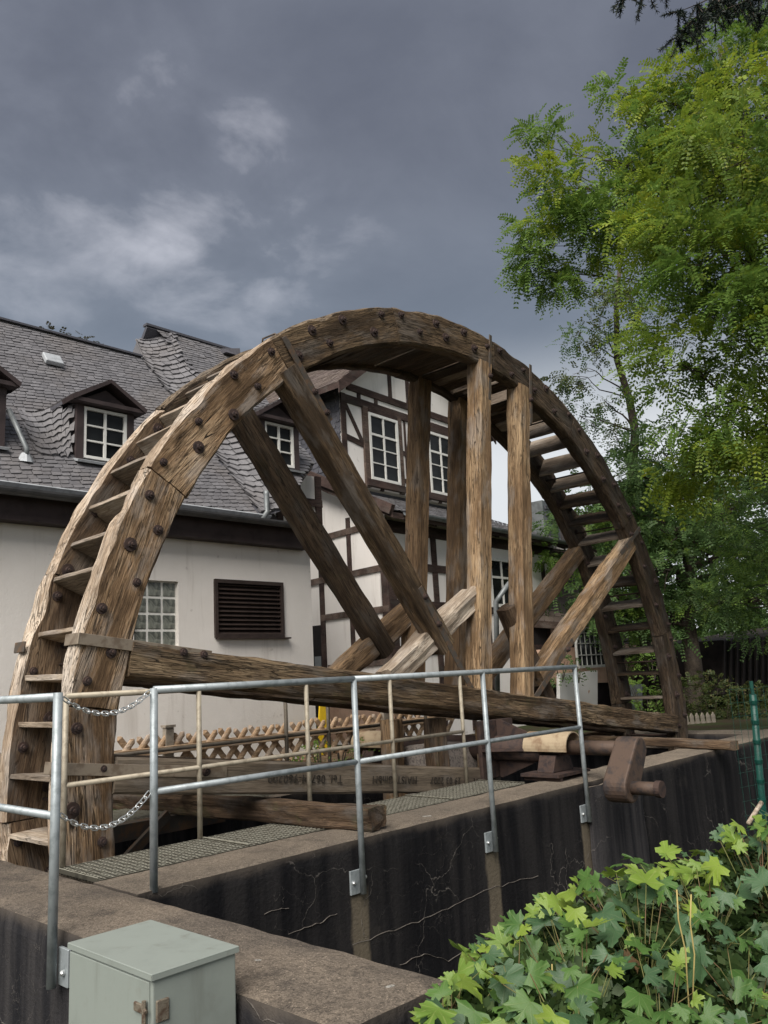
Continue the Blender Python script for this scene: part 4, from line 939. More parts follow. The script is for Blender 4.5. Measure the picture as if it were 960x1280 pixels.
def window_unit(parent, o, ux, uz, un, w, h, cols, rows, fw=0.05, bar=0.022, transom=None, mat='white', recess=0.02):
    """casement: frame, glazing bars and panes; o = lower left corner, un = outward normal"""
    o = V(o)
    mb = MB(); A = (ux, uz, un)
    def bx(c0, c1, d0, d1): mb.box(o + ux * ((c0[0] + c1[0]) / 2) + uz * ((c0[1] + c1[1]) / 2) + un * ((d0 + d1) / 2), (abs(c1[0] - c0[0]), abs(c1[1] - c0[1]), abs(d1 - d0)), A)
    bx((0, 0), (w, fw), 0, 0.05); bx((0, h - fw), (w, h), 0, 0.05); bx((0, fw), (fw, h - fw), 0, 0.05); bx((w - fw, fw), (w, h - fw), 0, 0.05)
    wn = mb.build('window', mat, parent)
    ys_ = [fw + (h - 2 * fw) * j / rows for j in range(rows + 1)]
    if transom: ys_ = [fw + (h - 2 * fw) * q for q in transom]
    xs_ = [fw + (w - 2 * fw) * i / cols for i in range(cols + 1)]
    for i in range(1, cols):
        mb = MB(); b = bar * (1.8 if cols == 2 or (cols == 4 and i == 2) else 1); bx((xs_[i] - b / 2, fw), (xs_[i] + b / 2, h - fw), 0.004, 0.04); mb.build('glazing_bar', mat, wn)
    for j in range(1, len(ys_) - 1):
        mb = MB(); b = bar * (2.2 if transom and j == len(ys_) - 2 else 1); bx((fw, ys_[j] - b / 2), (w - fw, ys_[j] + b / 2), 0.002, 0.036); mb.build('glazing_bar', mat, wn)
    for i in range(cols):
        for j in range(len(ys_) - 1):
            mb = MB(); c = o + ux * ((xs_[i] + xs_[i + 1]) / 2) + uz * ((ys_[j] + ys_[j + 1]) / 2) + un * (0.010 + random.uniform(-.002, .002))
            tx = ux + un * random.uniform(-.012, .012); tz = uz + un * random.uniform(-.012, .012)
            mb.box(c, (xs_[i + 1] - xs_[i] - .004, ys_[j + 1] - ys_[j] - .004, 0.004), (tx.normalized(), tz.normalized(), un)); mb.build('pane', 'glass', wn)
    return wn
def thing_part(name, parent, loc): return link(bpy.data.objects.new(name, None), parent, T(loc))

UX, UZ, UN = V((1, 0, 0)), V((0, 0, 1)), V((0, -1, 0))
def dormer(x, y, z, w, h, parent, cols=2, rows=3, bw=0.10, cheek=True, b=0.0):
    """gabled dormer; x,z lower left corner of the window on plane Y = y"""
    d = thing_part('dormer', lh, (x + w / 2, y, z))
    zb_, zt = z - 0.03, z + h + 0.03
    for px_ in (x - bw / 2, x + w + bw / 2): MB().box((px_, y + 0.02, (zb_ + zt) / 2), (bw - .004, 0.10, zt - zb_)).build('post', 'fascia', d)
    # the window is the dormer's sub-part set: frame and panes as one level below
    mb = MB(); f = 0.035
    for c, s_ in (((x + w / 2, y, z + f / 2), (w, .05, f)), ((x + w / 2, y, z + h - f / 2), (w, .05, f)), ((x + f / 2, y, z + h / 2), (f, .05, h - 2 * f)), ((x + w - f / 2, y, z + h / 2), (f, .05, h - 2 * f))): mb.box(c, s_)
    mb.build('window_frame', 'white', d)
    for i in range(1, cols): MB().box((x + w * i / cols, y + .004, z + h / 2), (0.032, 0.04, h - 2 * f)).build('glazing_bar', 'white', d)
    for j in range(1, rows): MB().box((x + w / 2, y + .006, z + f + (h - 2 * f) * j / rows), (w - 2 * f, 0.034, 0.02)).build('glazing_bar', 'white', d)
    for i in range(cols):
        for j in range(rows):
            pw, ph = (w - 2 * f) / cols, (h - 2 * f) / rows
            MB().box((x + f + pw * (i + .5), y + 0.015 + random.uniform(-.002, .002), z + f + ph * (j + .5)), (pw - .01, 0.004, ph - .01), (V((1, random.uniform(-.02, .02), 0)).normalized(), V((0, 1, 0)), V((0, random.uniform(-.03, .03), 1)).normalized())).build('pane', 'glass', d)
    xl, xr = x - bw - 0.10, x + w + bw + 0.10; xm = (xl + xr) / 2; zr = zt + 0.30
    back = (zr - ZE) / math.tan(PT) + RY - y + 0.1; yb = y - 0.16
    # pediment
    mb = MB(); mb.prism([(xl + .06, y - .02, zt), (xr - .06, y - .02, zt), (xm, y - .02, zr - .06)], (0, 0.06, 0)); mb.build('pediment', 'fascia', d)
    mb = MB(); mb.box((xm, y - 0.06, zt + 0.015), (xr - xl - .02, 0.16, 0.05)); mb.build('cornice', 'fascia', d)
    for s_, xe in ((-1, xl), (1, xr)):
        mb = MB(); mb.prism([(xe, yb, zt - .01), (xm, yb, zr), (xm, yb, zr + .05), (xe - s_ * -0.02, yb, zt + .045)], (0, 0.30, 0)); mb.build('barge_board', 'fascia', d)
        slope = math.hypot(xm - xe, zr - zt)
        mb = MB(); mb.prism([(xe, yb + .3, zt - .0), (xm, yb + .3, zr), (xm, yb + .3, zr + .045), (xe, yb + .3, zt + .045)], (0, back - .3, 0)); o_ = mb.build('dormer_roof', 'slate_d', d)
        ex = V((xm - xe, 0, zr - zt)).normalized()
        if s_ < 0: slates('slates', lambda s, t: V((xe, yb + 0.02 + (back - s - .02), zt + .05)) + ex * t, back - .02, slope, 0.10, 0.16, 'slate', d, seed=31)
    if cheek:
        cx0 = x - bw + 0.005
        mb = MB(); ytop = (zt - ZE) / math.tan(PT) + RY
        mb.prism([(cx0, y + .05, z - .1), (cx0, y + .05, zt), (cx0, ytop + .2, zt)], (0.03, 0, 0)); mb.build('cheek', 'slate_d', d)
        # swept slates from the roof up to the cheek
        Wc = 0.52; Hc = zt - 0.02 - z
        def cp(s, t):
            q = s / Wc; zz = z - 0.05 + t; yr_ = (zz - ZE) / math.tan(PT) + RY
            A_ = V((cx0 - 0.50 + 0.50 * q, yr_ - 0.01, zz)); yf = y + 0.03; yy_ = yr_ + (min(yf, yr_) - yr_) * (q ** 2.2)
            return V((A_.x, yy_ - 0.015, zz))
        slates('swept_slates', cp, Wc, Hc + .04, 0.085, 0.09, 'slate', d, arc=lambda s: 0.45 * (s / Wc - 0.30) ** 2, lift=0.020, seed=17, corner=0.1)
    MB().box((x + w / 2, y - 0.05, z - 0.05), (w + 0.24, 0.16, 0.03), (UX, V((0, .9, .3)).normalized(), V((0, -.3, .9)).normalized())).build('apron', 'lead', d)
    return d
DY = 9.42
d0, d1_, d2 = PY(103, 572, DY), PY(157, 584, DY), PY(104, 508, DY)
dw, dh = d1_.x - d0.x, d2.z - d0.z
dormer(d0.x, DY, d0.z, dw, dh, roof)
e1 = PY(170, 512, DY - .16).x - PY(20, 486, DY - .16).x + .10
dormer(d0.x - e1, DY, d0.z, dw, dh, roof)
DY2 = 9.28
f0, f1, f2 = PY(331, 579, DY2), PY(367, 586, DY2), PY(332, 527, DY2)
# wing dormer sits higher on the right wing
dormer(f0.x, DY2, f0.z, f1.x - f0.x, f2.z - f0.z, wing, cheek=False)
wy = 9.75
mb = MB(); w0, w1_ = PY(322, 650, wy), PY(402, 650, wy); mb.box(((w0.x + w1_.x) / 2, wy + .1, 3.75), (w1_.x - w0.x, .2, 1.3)); mb.build('wing_wall', 'panel', lh)
for u in (322, 349, 372, 398): q = PY(u, 650, wy); MB().box((q.x, wy - .01, 3.75), (.12, .05, 1.3)).build('timber_post', 'timber', lh)
MB().box(((w0.x + w1_.x) / 2, wy - .015, 3.95), (w1_.x - w0.x, .05, .12)).build('timber_rail', 'timber', lh)
# rain pipe at the right end of the roof
g0 = PY(333, 618, 8.95); MB().tube([g0 + V((0, 0.0, 0.05)), g0, PY(334, 640, 8.95), PY(326, 652, 8.95)], 0.04, 12).build('rain_pipe', 'gutter', lh, smooth=True)
q = PY(352, 500, 9.9); MB().bar(q, PY(360, 478, 10.0), 0.10, 0.03).build('flashing', 'lead', wing)
# small roof window on the wing ridge
q = wingP(PY(270, 456, 11.9).x - 0.1, TL2 - 0.35) + V((0, -st_, ct_)) * 0.1
mb = MB(); mb.prism([q, q + V((0.32, 0, 0.0)), q + V((0.32, 0.02, .16)), q + V((0, .1, .1))], (0, 0.4, 0)); mb.build('roof_vent', 'slate_d', wing)

# ================================================================== HALF-TIMBERED HOUSE
_y = YAW - R(39.5)
EX = V((math.cos(_y), math.sin(_y), 0)); EY = V((-math.sin(_y), math.cos(_y), 0)); EN = -EY
_d = ray(488, 770); K = CAM + _d * 15.0; K.z = 0
def H(x, y, z): return K + EX * x + EY * y + UZ * z
th = thing('half_timbered_house', H(3, 2, -0.06), 'half timbered white house with dark beams, skirt roof and two tall gable windows', 'house')
def timbers(name, pts, plane, mat='timber', depth=0.05, w=0.16, proud=0.02):
    """each timber its own piece; plane 'f' (front, offset e) or 's' (side)"""
    for q in pts:
        (a, b), ww = (q[0], q[1]), (q[2] if len(q) > 2 else w)
        if plane[0] == 'f':
            e = plane[1]; A, B = H(a[0], e - proud + .02, a[1]), H(b[0], e - proud + .02, b[1]); n = EY
        else:
            e = plane[1]; A, B = H(e - proud + .02, a[0], a[1]), H(e - proud + .02, b[0], b[1]); n = EX
        mb = MB(); mb.bar(A, B, depth, ww, up=(B - A).normalized().cross(n)); mb.build(name, mat, th)
def fquad(x0, x1, z0, z1, e): return [H(x0, e, z0), H(x1, e, z0), H(x1, e, z1), H(x0, e, z1)]
ZG = 4.13         # gutter height
D1 = 1.2
# lower storey plaster
mb = MB(); mb.prism(fquad(0.0, 7.2, -0.1, 4.15, 0), EY * 0.2); mb.build('front_plaster', 'panel', th)
mb = MB(); mb.prism([H(0, 0, -.1), H(0, 6, -.1), H(0, 6, 5.6), H(0, 2.9, 5.55), H(0, 0.0, 4.08)], EX * 0.2 ); mb.build('side_plaster', 'panel', th)
# side framing (from the photo, local y,z)
timbers('beam', [((0.0, 3.13), (3.0, 3.02), 0.12), ((0.0, 2.36), (1.75, 2.33), 0.12), ((0.0, 1.42), (1.6, 1.36), 0.12), ((0.55, 3.95), (2.6, 3.86), 0.12)], ('s', 0.0), 'timber_w', proud=0.024)
timbers('beam', [((0.07, -0.1), (0.07, 4.05), 0.17), ((0.93, -0.1), (0.93, 4.2), 0.10), ((1.70, 0.0), (1.70, 4.7), 0.12), ((2.45, 0), (2.45, 5.2), 0.12)], ('s', 0.0), 'timber', proud=0.02)
MB().prism([H(-.01, 1.72, 0.0), H(-.01, 2.4, 0.0), H(-.01, 2.4, 2.2), H(-.01, 1.72, 2.2)], EX * .02).build('doorway', 'dark', th)
MB().prism([H(-.03, 1.78, 1.0), H(-.03, 1.95, 1.0), H(-.03, 1.95, 1.6), H(-.03, 1.78, 1.6)], EX * .02).build('shutter', 'gutter', th)
# front framing of the lower storey
timbers('beam', [((0.0, 3.90), (7.2, 3.90), 0.22), ((0.0, 3.18), (3.3, 3.18), 0.15), ((0.0, 2.45), (3.3, 2.45), 0.15), ((0.0, 1.6), (3.3, 1.6), 0.15), ((3.2, 2.4), (4.5, 2.4), 0.14), ((4.4, 1.6), (7.2, 1.6), 0.15), ((4.4, 2.62), (7.2, 2.62), 0.14)], ('f', 0.0), 'timber', proud=0.026)
timbers('beam', [((0.10, 0), (0.10, 3.85), 0.2), ((1.45, 0), (1.45, 3.85), 0.16), ((2.45, 0), (2.45, 3.85), 0.13), ((3.25, 0), (3.25, 3.85), 0.15), ((4.45, 0), (4.45, 3.6), 0.15), ((5.8, 0), (5.8, 3.6), 0.15)], ('f', 0.0), 'timber', proud=0.02)
window_unit(th, H(3.36, -0.03, 2.48), EX, UZ, EN, 1.0, 1.08, 2, 2, fw=0.07, transom=[0, 0.62, 1.0])
mb = MB(); mb.prism([H(4.55, -.02, 0.2), H(5.7, -.02, .2), H(5.7, -.02, 2.2), H(4.55, -.02, 2.2)], EY * .03); mb.build('doorway', 'dark', th)
# skirt roof
sl = V((0, 0, 0)); e0, z0, e1_, z1 = -0.42, ZG - 0.03, D1, 4.86
sd = (H(0, e1_, z1) - H(0, e0, z0)); SL = sd.length; sd.normalize(); sn = EX.cross(sd)
x_l, x_r = -0.28, 6.6
mb = MB(); mb.prism([H(x_l, e0, z0 - .05), H(x_r, e0, z0 - .05), H(x_r - 1.6, e1_, z1 - .05), H(x_l, e1_, z1 - .05)], V((0, 0, -0.10))); sk = mb.build('skirt_roof', 'timber', th)
slates('slates', lambda s, t: H(x_l + s, e0, z0) + sd * t, x_r - x_l, SL, 0.13, 0.18, 'slate', sk, mask=lambda s, t: s < (x_r - x_l) - t * 0.75, seed=41)
mb = MB(); mb.prism([H(x_l, e1_, z1 - .05), H(x_l + .5, e1_, z1 - .05), H(x_l + .5, 2.9, 5.75), H(x_l, 2.9, 5.75)], V((0, 0, -0.1))); mb.build('side_skirt', 'timber', sk)
mb = MB(); mb.bar(H(x_l - .01, e0, z0 + .0), H(x_l - .01, 2.9, 5.78), 0.10, 0.18, up=sn); mb.build('verge_board', 'timber', th)
gt = MB(); n = 8
pts0 = []
for k in range(n + 1): a = PI + PI * k / n; pts0.append(H(0.0, e0 - .09 + .075 * math.cos(a), z0 - 0.02 + .075 * math.sin(a)))
for k in range(n + 1): a = 2 * PI - PI * k / n; pts0.append(H(0.0, e0 - .09 + .069 * math.cos(a), z0 - 0.02 + .069 * math.sin(a)))
gt.prism(pts0, EX * 6.5); gt.build('gutter', 'gutter', th)
for k in range(9): MB().bar(H(0.3 + 0.75 * k, e0 + .02, z0 - .12), H(0.3 + .75 * k, .1, z0 + .12), 0.10, 0.12).build('rafter_end', 'timber', th)
q = H(4.9, -0.15, 3.6); MB().tube([q, PD(632, 735, 15.6), PD(620, 752, 15.6), PD(622, 870, 15.6)], 0.05, 12).build('rain_pipe', 'gutter', th, smooth=True)
# upper storey
UXL, UXR, UZT = 0.22, 5.05, 7.0; xm = (UXL + UXR) / 2; ZA = 8.95
mb = MB(); mb.prism([H(UXL, D1, 5.0), H(UXR, D1, 5.0), H(UXR, D1, UZT), H(xm + .4, D1, ZA - .25), H(xm - .4, D1, ZA - .25), H(UXL, D1, UZT)], EY * 0.2); mb.build('gable_plaster', 'panel', th)
mb = MB(); mb.prism([H(UXL, D1 + .2, 4.9), H(UXL, 6, 4.9), H(UXL, 6, UZT), H(UXL, D1 + .2, UZT)], EX * .15); mb.build('slate_side', 'slate_d', th)
slates('side_slates', lambda s, t: H(UXL - .01, 6 - s, 4.95 + t), 4.8, 2.05, 0.12, 0.15, 'slate_d', th, lift=0.014, seed=44)
mb = MB(); mb.prism([H(UXR, D1 + .2, 4.9), H(UXR, 6, 4.9), H(UXR, 6, UZT), H(UXR, D1 + .2, UZT)], -EX * .15); mb.build('slate_side', 'slate_d', th)
w1, w2 = (1.05, 1.98), (3.12, 4.05); zs0, zs1 = 5.18, 6.64
timbers('beam', [((UXL, 6.80), (UXR, 6.80), 0.17), ((UXL + .2, 7.08), (UXR - .2, 7.08), 0.15)], ('f', D1), proud=0.034)
timbers('beam', [((UXL + .07, 5.0), (UXL + .07, 6.9), 0.14), ((UXR - .07, 5.0), (UXR - .07, 6.9), 0.14), ((2.3, 5.0), (2.3, 6.75), .05)], ('f', D1), proud=0.022)
for (a, b) in (w1, w2):
    timbers('window_post', [((a - .10, 5.0), (a - .10, 6.76), 0.15), ((b + .10, 5.0), (b + .10, 6.76), 0.15)], ('f', D1), 'timber_w', proud=0.03, depth=.08)
    timbers('window_lintel', [((a - .02, zs1 + .055), (b + .02, zs1 + .055), 0.10)], ('f', D1), proud=0.04, depth=.08)
    timbers('window_sill', [((a - .16, zs0 - .08), (b + .16, zs0 - .08), 0.14)], ('f', D1), proud=0.05, depth=.10)
    window_unit(th, H(a - .02, D1 - .02, zs0), EX, UZ, EN, b - a + .04, zs1 - zs0, 2, 4, fw=0.06, transom=[0, .235, .47, .70, 1.0])
    timbers('stud', [(((a + b) / 2 - .1, 4.98), ((a + b) / 2 - .1, zs0 - .14), .1)], ('f', D1), proud=.02)
timbers('brace', [((UXL + .12, 6.72), (w1[0] - .2, 5.95), 0.09), ((w2[1] + .2, 5.9), (UXR - .1, 6.6), 0.09)], ('f', D1), proud=.018)
timbers('rail', [((UXL + .14, 5.98), (w1[0] - .18, 5.9), .12), ((w1[1] + .18, 5.95), (w2[0] - .18, 5.95), .11), ((w2[1] + .18, 5.95), (UXR - .1, 5.95), .11), ((w1[1] + .18, 5.32), (w2[0] - .18, 5.32), .10)], ('f', D1), proud=.016)
timbers('stud', [((1.86, 7.08), (1.86, 8.05), .11), ((2.5, 7.08), (2.5, 8.3), .12), ((3.2, 7.08), (3.2, 8.2), .11), ((.8, 6.86), (.8, 7.03), .1), ((1.35, 6.86), (1.35, 7.03), .1)], ('f', D1), proud=.02)
# gable roof
for s_, xe in ((-1, UXL - 0.45), (1, UXR + 0.45)):
    ze = UZT - 0.22; yb = D1 - 0.38
    mb = MB(); mb.prism([H(xe, yb, ze), H(xm, yb, ZA + .05), H(xm, yb, ZA + .17), H(xe, yb, ze + .12)], EY * 5.4); g_ = mb.build('gable_roof', 'timber', th)
    if s_ < 0:
        up = (H(xm, 0, ZA + .17) - H(xe, 0, ze + .12)); Ls = up.length; up.normalize()
        slates('slates', lambda s, t: H(xe, yb + 5.4 - s, ze + .125) + up * t, 5.4, Ls, 0.13, 0.17, 'slate_b', g_, seed=47)
    else:
        mb = MB(); mb.prism([H(xe, yb, ze + .121), H(xm, yb, ZA + .171), H(xm, yb, ZA + .19), H(xe, yb, ze + .14)], EY * 5.4); mb.build('slate_cover', 'slate', g_)
    mb = MB(); mb.prism([H(xe, yb - .03, ze - .10), H(xm, yb - .03, ZA - .08), H(xm, yb - .03, ZA + .2), H(xe, yb - .03, ze + .15)], EY * .03); mb.build('barge_board', 'timber', th)

# ================================================================== HOUSES FURTHER RIGHT
def PH(u, v, dep): return PD(u, v, dep)
bh = thing('brown_roofed_house', PD(720, 900, 19) * 1.0, 'low house with brown tiled roof and white arched window behind the wheel', 'house')
def img_poly(name, pts, dep, thick, mat, parent):
    """wall slab with the outline of these points on a facade parallel to the timbered house"""
    c = PD(pts[0][0], pts[0][1], dep); P_ = []
    for u, v in pts:
        d = ray(u, v); P_.append(CAM + d * ((c - CAM).dot(EY) / d.dot(EY)))
    mb = MB(); mb.prism(P_, EY * thick); return mb.build(name, mat, parent)
wl = img_poly('wall', [(655, 772), (850, 800), (850, 960), (655, 960)], 19.0, 0.3, 'fascia', bh)
# roof slope
ra, rb, rc, rd = PD(640, 775, 18.6), PD(790, 785, 19.9), PD(730, 655, 23.5), PD(655, 640, 22.0)
mb = MB(); mb.prism([ra, rb, rc, rd], V((0, 0, -0.15))); ro_ = mb.build('roof', 'underlay', bh)
su = (rb - ra); sl_ = su.length; su.normalize(); tv = rd - ra; tlen = tv.length
def rp(s, t):
    q = t / tlen; a = ra.lerp(rd, q); b = rb.lerp(rc, q); return a.lerp(b, s / sl_) + V((0, 0, .01))
slates('roof_tiles', rp, sl_, tlen, 0.2, 0.22, 'slate_b', ro_, seed=51)
mb = MB(); mb.bar(ra + V((0, 0, -.06)), rb + V((0, 0, -.06)), 0.14, 0.16); mb.build('eaves', 'timber_w', bh)
# chimney-like louvre box on the roof
cq = PD(672, 655, 21.0); bx_ = MB().box(cq, (0.8, 0.8, 1.0), (EX, EY, UZ)).build('roof_turret', 'gutter', bh)
for k in range(5): MB().box(cq + EN * .41 + UZ * (-.35 + .17 * k), (.6, .05, .09), (EX, EY, UZ)).build('louvre', 'slate_d', bx_)
# arched window
ac = PD(738, 833, 18.9); aw, ah = 1.45, 0.42; fr = MB()
n = 16; pr = [ac - EX * aw * .5]
arc = [ac + EX * (-aw * .5 * math.cos(PI * k / n)) + UZ * (ah + .45 * math.sin(PI * k / n)) for k in range(n + 1)]
for a, b in zip([ac - EX * aw * .5] + arc, arc + [ac + EX * aw * .5]):
    if (b - a).length > 1e-4: fr.bar(a + EN * .06, b + EN * .06, 0.04, 0.05, up=EN)
fr.bar(ac - EX * aw * .5 + EN * .06, ac + EX * aw * .5 + EN * .06, .06, .07, up=EN); aw_ = fr.build('arched_window', 'white_shaded', bh)
for k in range(1, 6):
    x = -aw * .5 + aw * k / 6; top = ah + .45 * math.sqrt(max(0, 1 - (x / (aw * .5)) ** 2)); MB().bar(ac + EX * x + EN * .05, ac + EX * x + UZ * top + EN * .05, .018, .022, up=EN).build('glazing_bar', 'white_shaded', aw_)
for zz in (.26, .52, .76):
    hw = aw * .5 if zz <= ah else aw * .5 * math.sqrt(1 - ((zz - ah) / .45) ** 2); MB().bar(ac - EX * hw + UZ * zz + EN * .05, ac + EX * hw + UZ * zz + EN * .05, .022, .03, up=EN).build('glazing_bar', 'white_shaded', aw_)
mb = MB(); mb.prism([p + EN * .02 for p in [ac - EX * aw * .5] + arc + [ac + EX * aw * .5]], EN * .012); mb.build('pane', 'glass', aw_)
tag(img_poly('peach_wall', [(676, 812), (845, 800), (845, 850), (676, 856)], 18.0, 0.25, 'pink', None), 'low peach rendered wall behind the far foot of the wheel', 'wall')
tag(img_poly('metal_door', [(700, 842), (747, 838), (747, 898), (700, 902)], 17.5, 0.08, 'whitemetal', None), 'white metal door with rust along its top edge', 'door')
tag(img_poly('grey_screen', [(770, 857), (803, 855), (803, 900), (770, 902)], 17.0, 0.08, 'gutter', None), 'plain grey screen panel behind the wheel treads', 'panel')
tag(img_poly('peach_wall', [(424, 884), (500, 880), (500, 920), (424, 925)], 13.6, 0.25, 'pink', None), 'low peach wall at the foot of the timbered house', 'wall')
# white hump on a dark wall, dark shed
tw = img_poly('garden_wall', [(842, 838), (905, 834), (905, 854), (842, 858)], 21, 0.5, 'shed', None); tag(tw, 'low dark garden wall under a white sheeted mound', 'wall')
mc = PD(878, 839, 21.2); mb = MB(); nu, nv = 14, 6
for j in range(nv + 1):
    for i in range(nu): a = 2 * PI * i / nu; r_ = math.cos(PI / 2 * j / nv); mb.v.append(tuple(mc + EX * math.cos(a) * r_ * 0.62 * (1 + .1 * math.sin(3 * a)) + EY * math.sin(a) * r_ * .5 + UZ * (math.sin(PI / 2 * j / nv) * .27)))
for j in range(nv):
    for i in range(nu): mb.f.append((j * nu + i, j * nu + (i + 1) % nu, (j + 1) * nu + (i + 1) % nu, (j + 1) * nu + i))
tag(mb.build('sheeted_mound', 'tarp', None, smooth=True), 'rounded mound under a white sheet on the dark garden wall', 'mound')
sh = thing('board_shed', PD(950, 880, 20), 'dark brown shed of vertical boards under the overhanging tree', 'shed')
img_poly('wall', [(904, 800), (1080, 770), (1080, 875), (904, 868)], 20.2, 2.0, 'shed', sh)
for k in range(18):
    u = 905 + k * 8; img_poly('plank', [(u, 801 - k * .9), (u + 7, 800 - k * .9), (u + 7, 868), (u, 868)], 20.1 + k * 0.08, 0.04, 'shed', sh)
# small picket fence
pf_ = thing('picket_fence', PD(830, 915, 15.5), 'low grey picket fence in front of the hedge beyond the wheel', 'fence')
pa, pb = PD(782, 908, 15.2), PD(893, 902, 15.8)
for k in range(17):
    c = pa.lerp(pb, k / 16); mb = MB(); dx = (pb - pa).normalized(); dy = V((-dx.y, dx.x, 0))
    P_ = [c - dx * .035 - UZ * .5, c + dx * .035 - UZ * .5, c + dx * .035 + UZ * .12, c + UZ * .18, c - dx * .035 + UZ * .12]
    mb.prism(P_, dy * .03); mb.build('picket', 'picket', pf_)
for z in (-.02, -.35): MB().bar(pa + UZ * z + dy * .05, pb + UZ * z + dy * .05, .04, .07).build('fence_rail', 'picket', pf_)
for q in (0.02, .62, .98): MB().bar(pa.lerp(pb, q) + dy * .1 - UZ * .6, pa.lerp(pb, q) + dy * .1 + UZ * .12, .06, .06).build('fence_post', 'picket', pf_)

# ================================================================== CROSSED STICK FENCE
fy = 8.0
jf = thing('stick_fence', (6, fy, -0.06), 'rustic fence of crossed half round sticks in front of the rendered house', 'fence')
fx0, fx1 = 3.4, 9.6; ztp = 0.66
def half_stick(parent, a, b, r, mat, up):
    d = (b - a).normalized(); n = V((0, -1, 0)); s_ = n.cross(d).normalized(); mb = MB(); prof = []
    for k in range(6): an = PI * k / 5; prof.append(s_ * math.cos(an) * r + n * math.sin(an) * r * 0.7)
    tip = 0.03
    m = len(prof); mb.v += [tuple(a + p) for p in prof] + [tuple(b - d * tip + p) for p in prof] + [tuple(b + p * 0.15) for p in prof]
    for q in range(2):
        for k in range(m): mb.f.append((q * m + k, q * m + (k + 1) % m, (q + 1) * m + (k + 1) % m, (q + 1) * m + k))
    mb.f += [tuple(range(m - 1, -1, -1)), tuple(range(2 * m, 3 * m))]
    return mb.build('picket', mat, parent)
x = fx0
while x < fx1:
    for s_ in (-1, 1):
        dx_ = 0.28 * s_; yy_ = fy - (0.028 if s_ > 0 else 0)
        jit = random.uniform(-.015, .015)
        half_stick(jf, V((x - dx_ + jit, yy_, 0.0)), V((x + dx_ + jit, yy_, ztp + random.uniform(-.02, .02))), 0.035, 'fence', None)
    x += 0.205
for z in (0.17, 0.50):
    beam('fence_rail', (fx0 - .1, fy + 0.05, z), (fx1, fy + 0.05, z), 0.05, 0.085, 'fence', jf, rough=0.004, seed=z * 9)
    beam('fence_rail', (fx0 - .1, fy - 0.07, z + .0), (fx1, fy - 0.07, z + .0), 0.04, 0.075, 'fence', jf, rough=0.004, seed=z * 9 + 2)
for px_ in (PY(209, 930, fy).x, PY(480, 905, fy).x):
    bevel(MB().box((px_, fy - .02, 0.33), (0.10, 0.07, 0.80)).build('fence_post', 'picket', jf), 0.006); MB().box((px_, fy - .02, 0.74), (0.125, 0.10, 0.025)).build('post_cap', 'picket', jf)
# yellow folding floor stand behind the fence
ya = PY(404, 884, 8.5); ys_t = thing('folding_stand', (ya.x, 8.5, -.06), 'yellow folding caution stand behind the stick fence', 'stand')
top = V((ya.x + .03, 8.5, PY(404, 872, 8.5).z + .05))
for s_, dx_ in ((-1, -.17), (1, .06)):
    mb = MB(); b_ = V((top.x + dx_, 8.5 + .1 * s_, -.05)); mb.prism([top + V((-.07, 0, 0)), top + V((.07, 0, 0)), b_ + V((.11, 0, 0)), b_ + V((-.11, 0, 0))], (0, .02, 0)); mb.build('stand_leaf', 'yellow', ys_t)
# green wire fence post at the right
gp = thing('fence_post', PD(950, 1000, 6.2), 'green plastic coated fence post with wire mesh beside the channel wall', 'post')
g0, g1 = PD(953, 1005, 6.3), PD(941, 868, 6.3)
MB().tube([g0 + (g0 - g1) * 1.6, g1], 0.026, 14).build('tube', 'greenpost', gp, smooth=True); MB().tube([g1, g1 + UZ * .1], 0.014, 10).build('top_rod', 'greenpost', gp)
for k in range(6): c = g1.lerp(g0, .05 + .18 * k); MB().tube([c, c + (g0 - g1).normalized() * .03], 0.031, 14).build('clip_ring', 'greenpost', gp)
mb = MB(); dxr = V((1, -.25, 0)).normalized()
for k in range(12): mb.tube([g1 + dxr * (.06 + k * .08) + UZ * .05, g1 + dxr * (.06 + k * .08) - UZ * 1.4], 0.0013, 4)
for k in range(14): mb.tube([g1 - dxr * .3 + UZ * (.05 - .1 * k), g1 + dxr * 1.1 + UZ * (.05 - .1 * k)], 0.0013, 4)
for k in range(4): mb.tube([g1 - dxr * (.04 + k * .08) + UZ * .05, g1 - dxr * (.04 + k * .08) - UZ * 1.4], 0.0013, 4)
mb.build('wire_mesh', 'greenpost', gp)

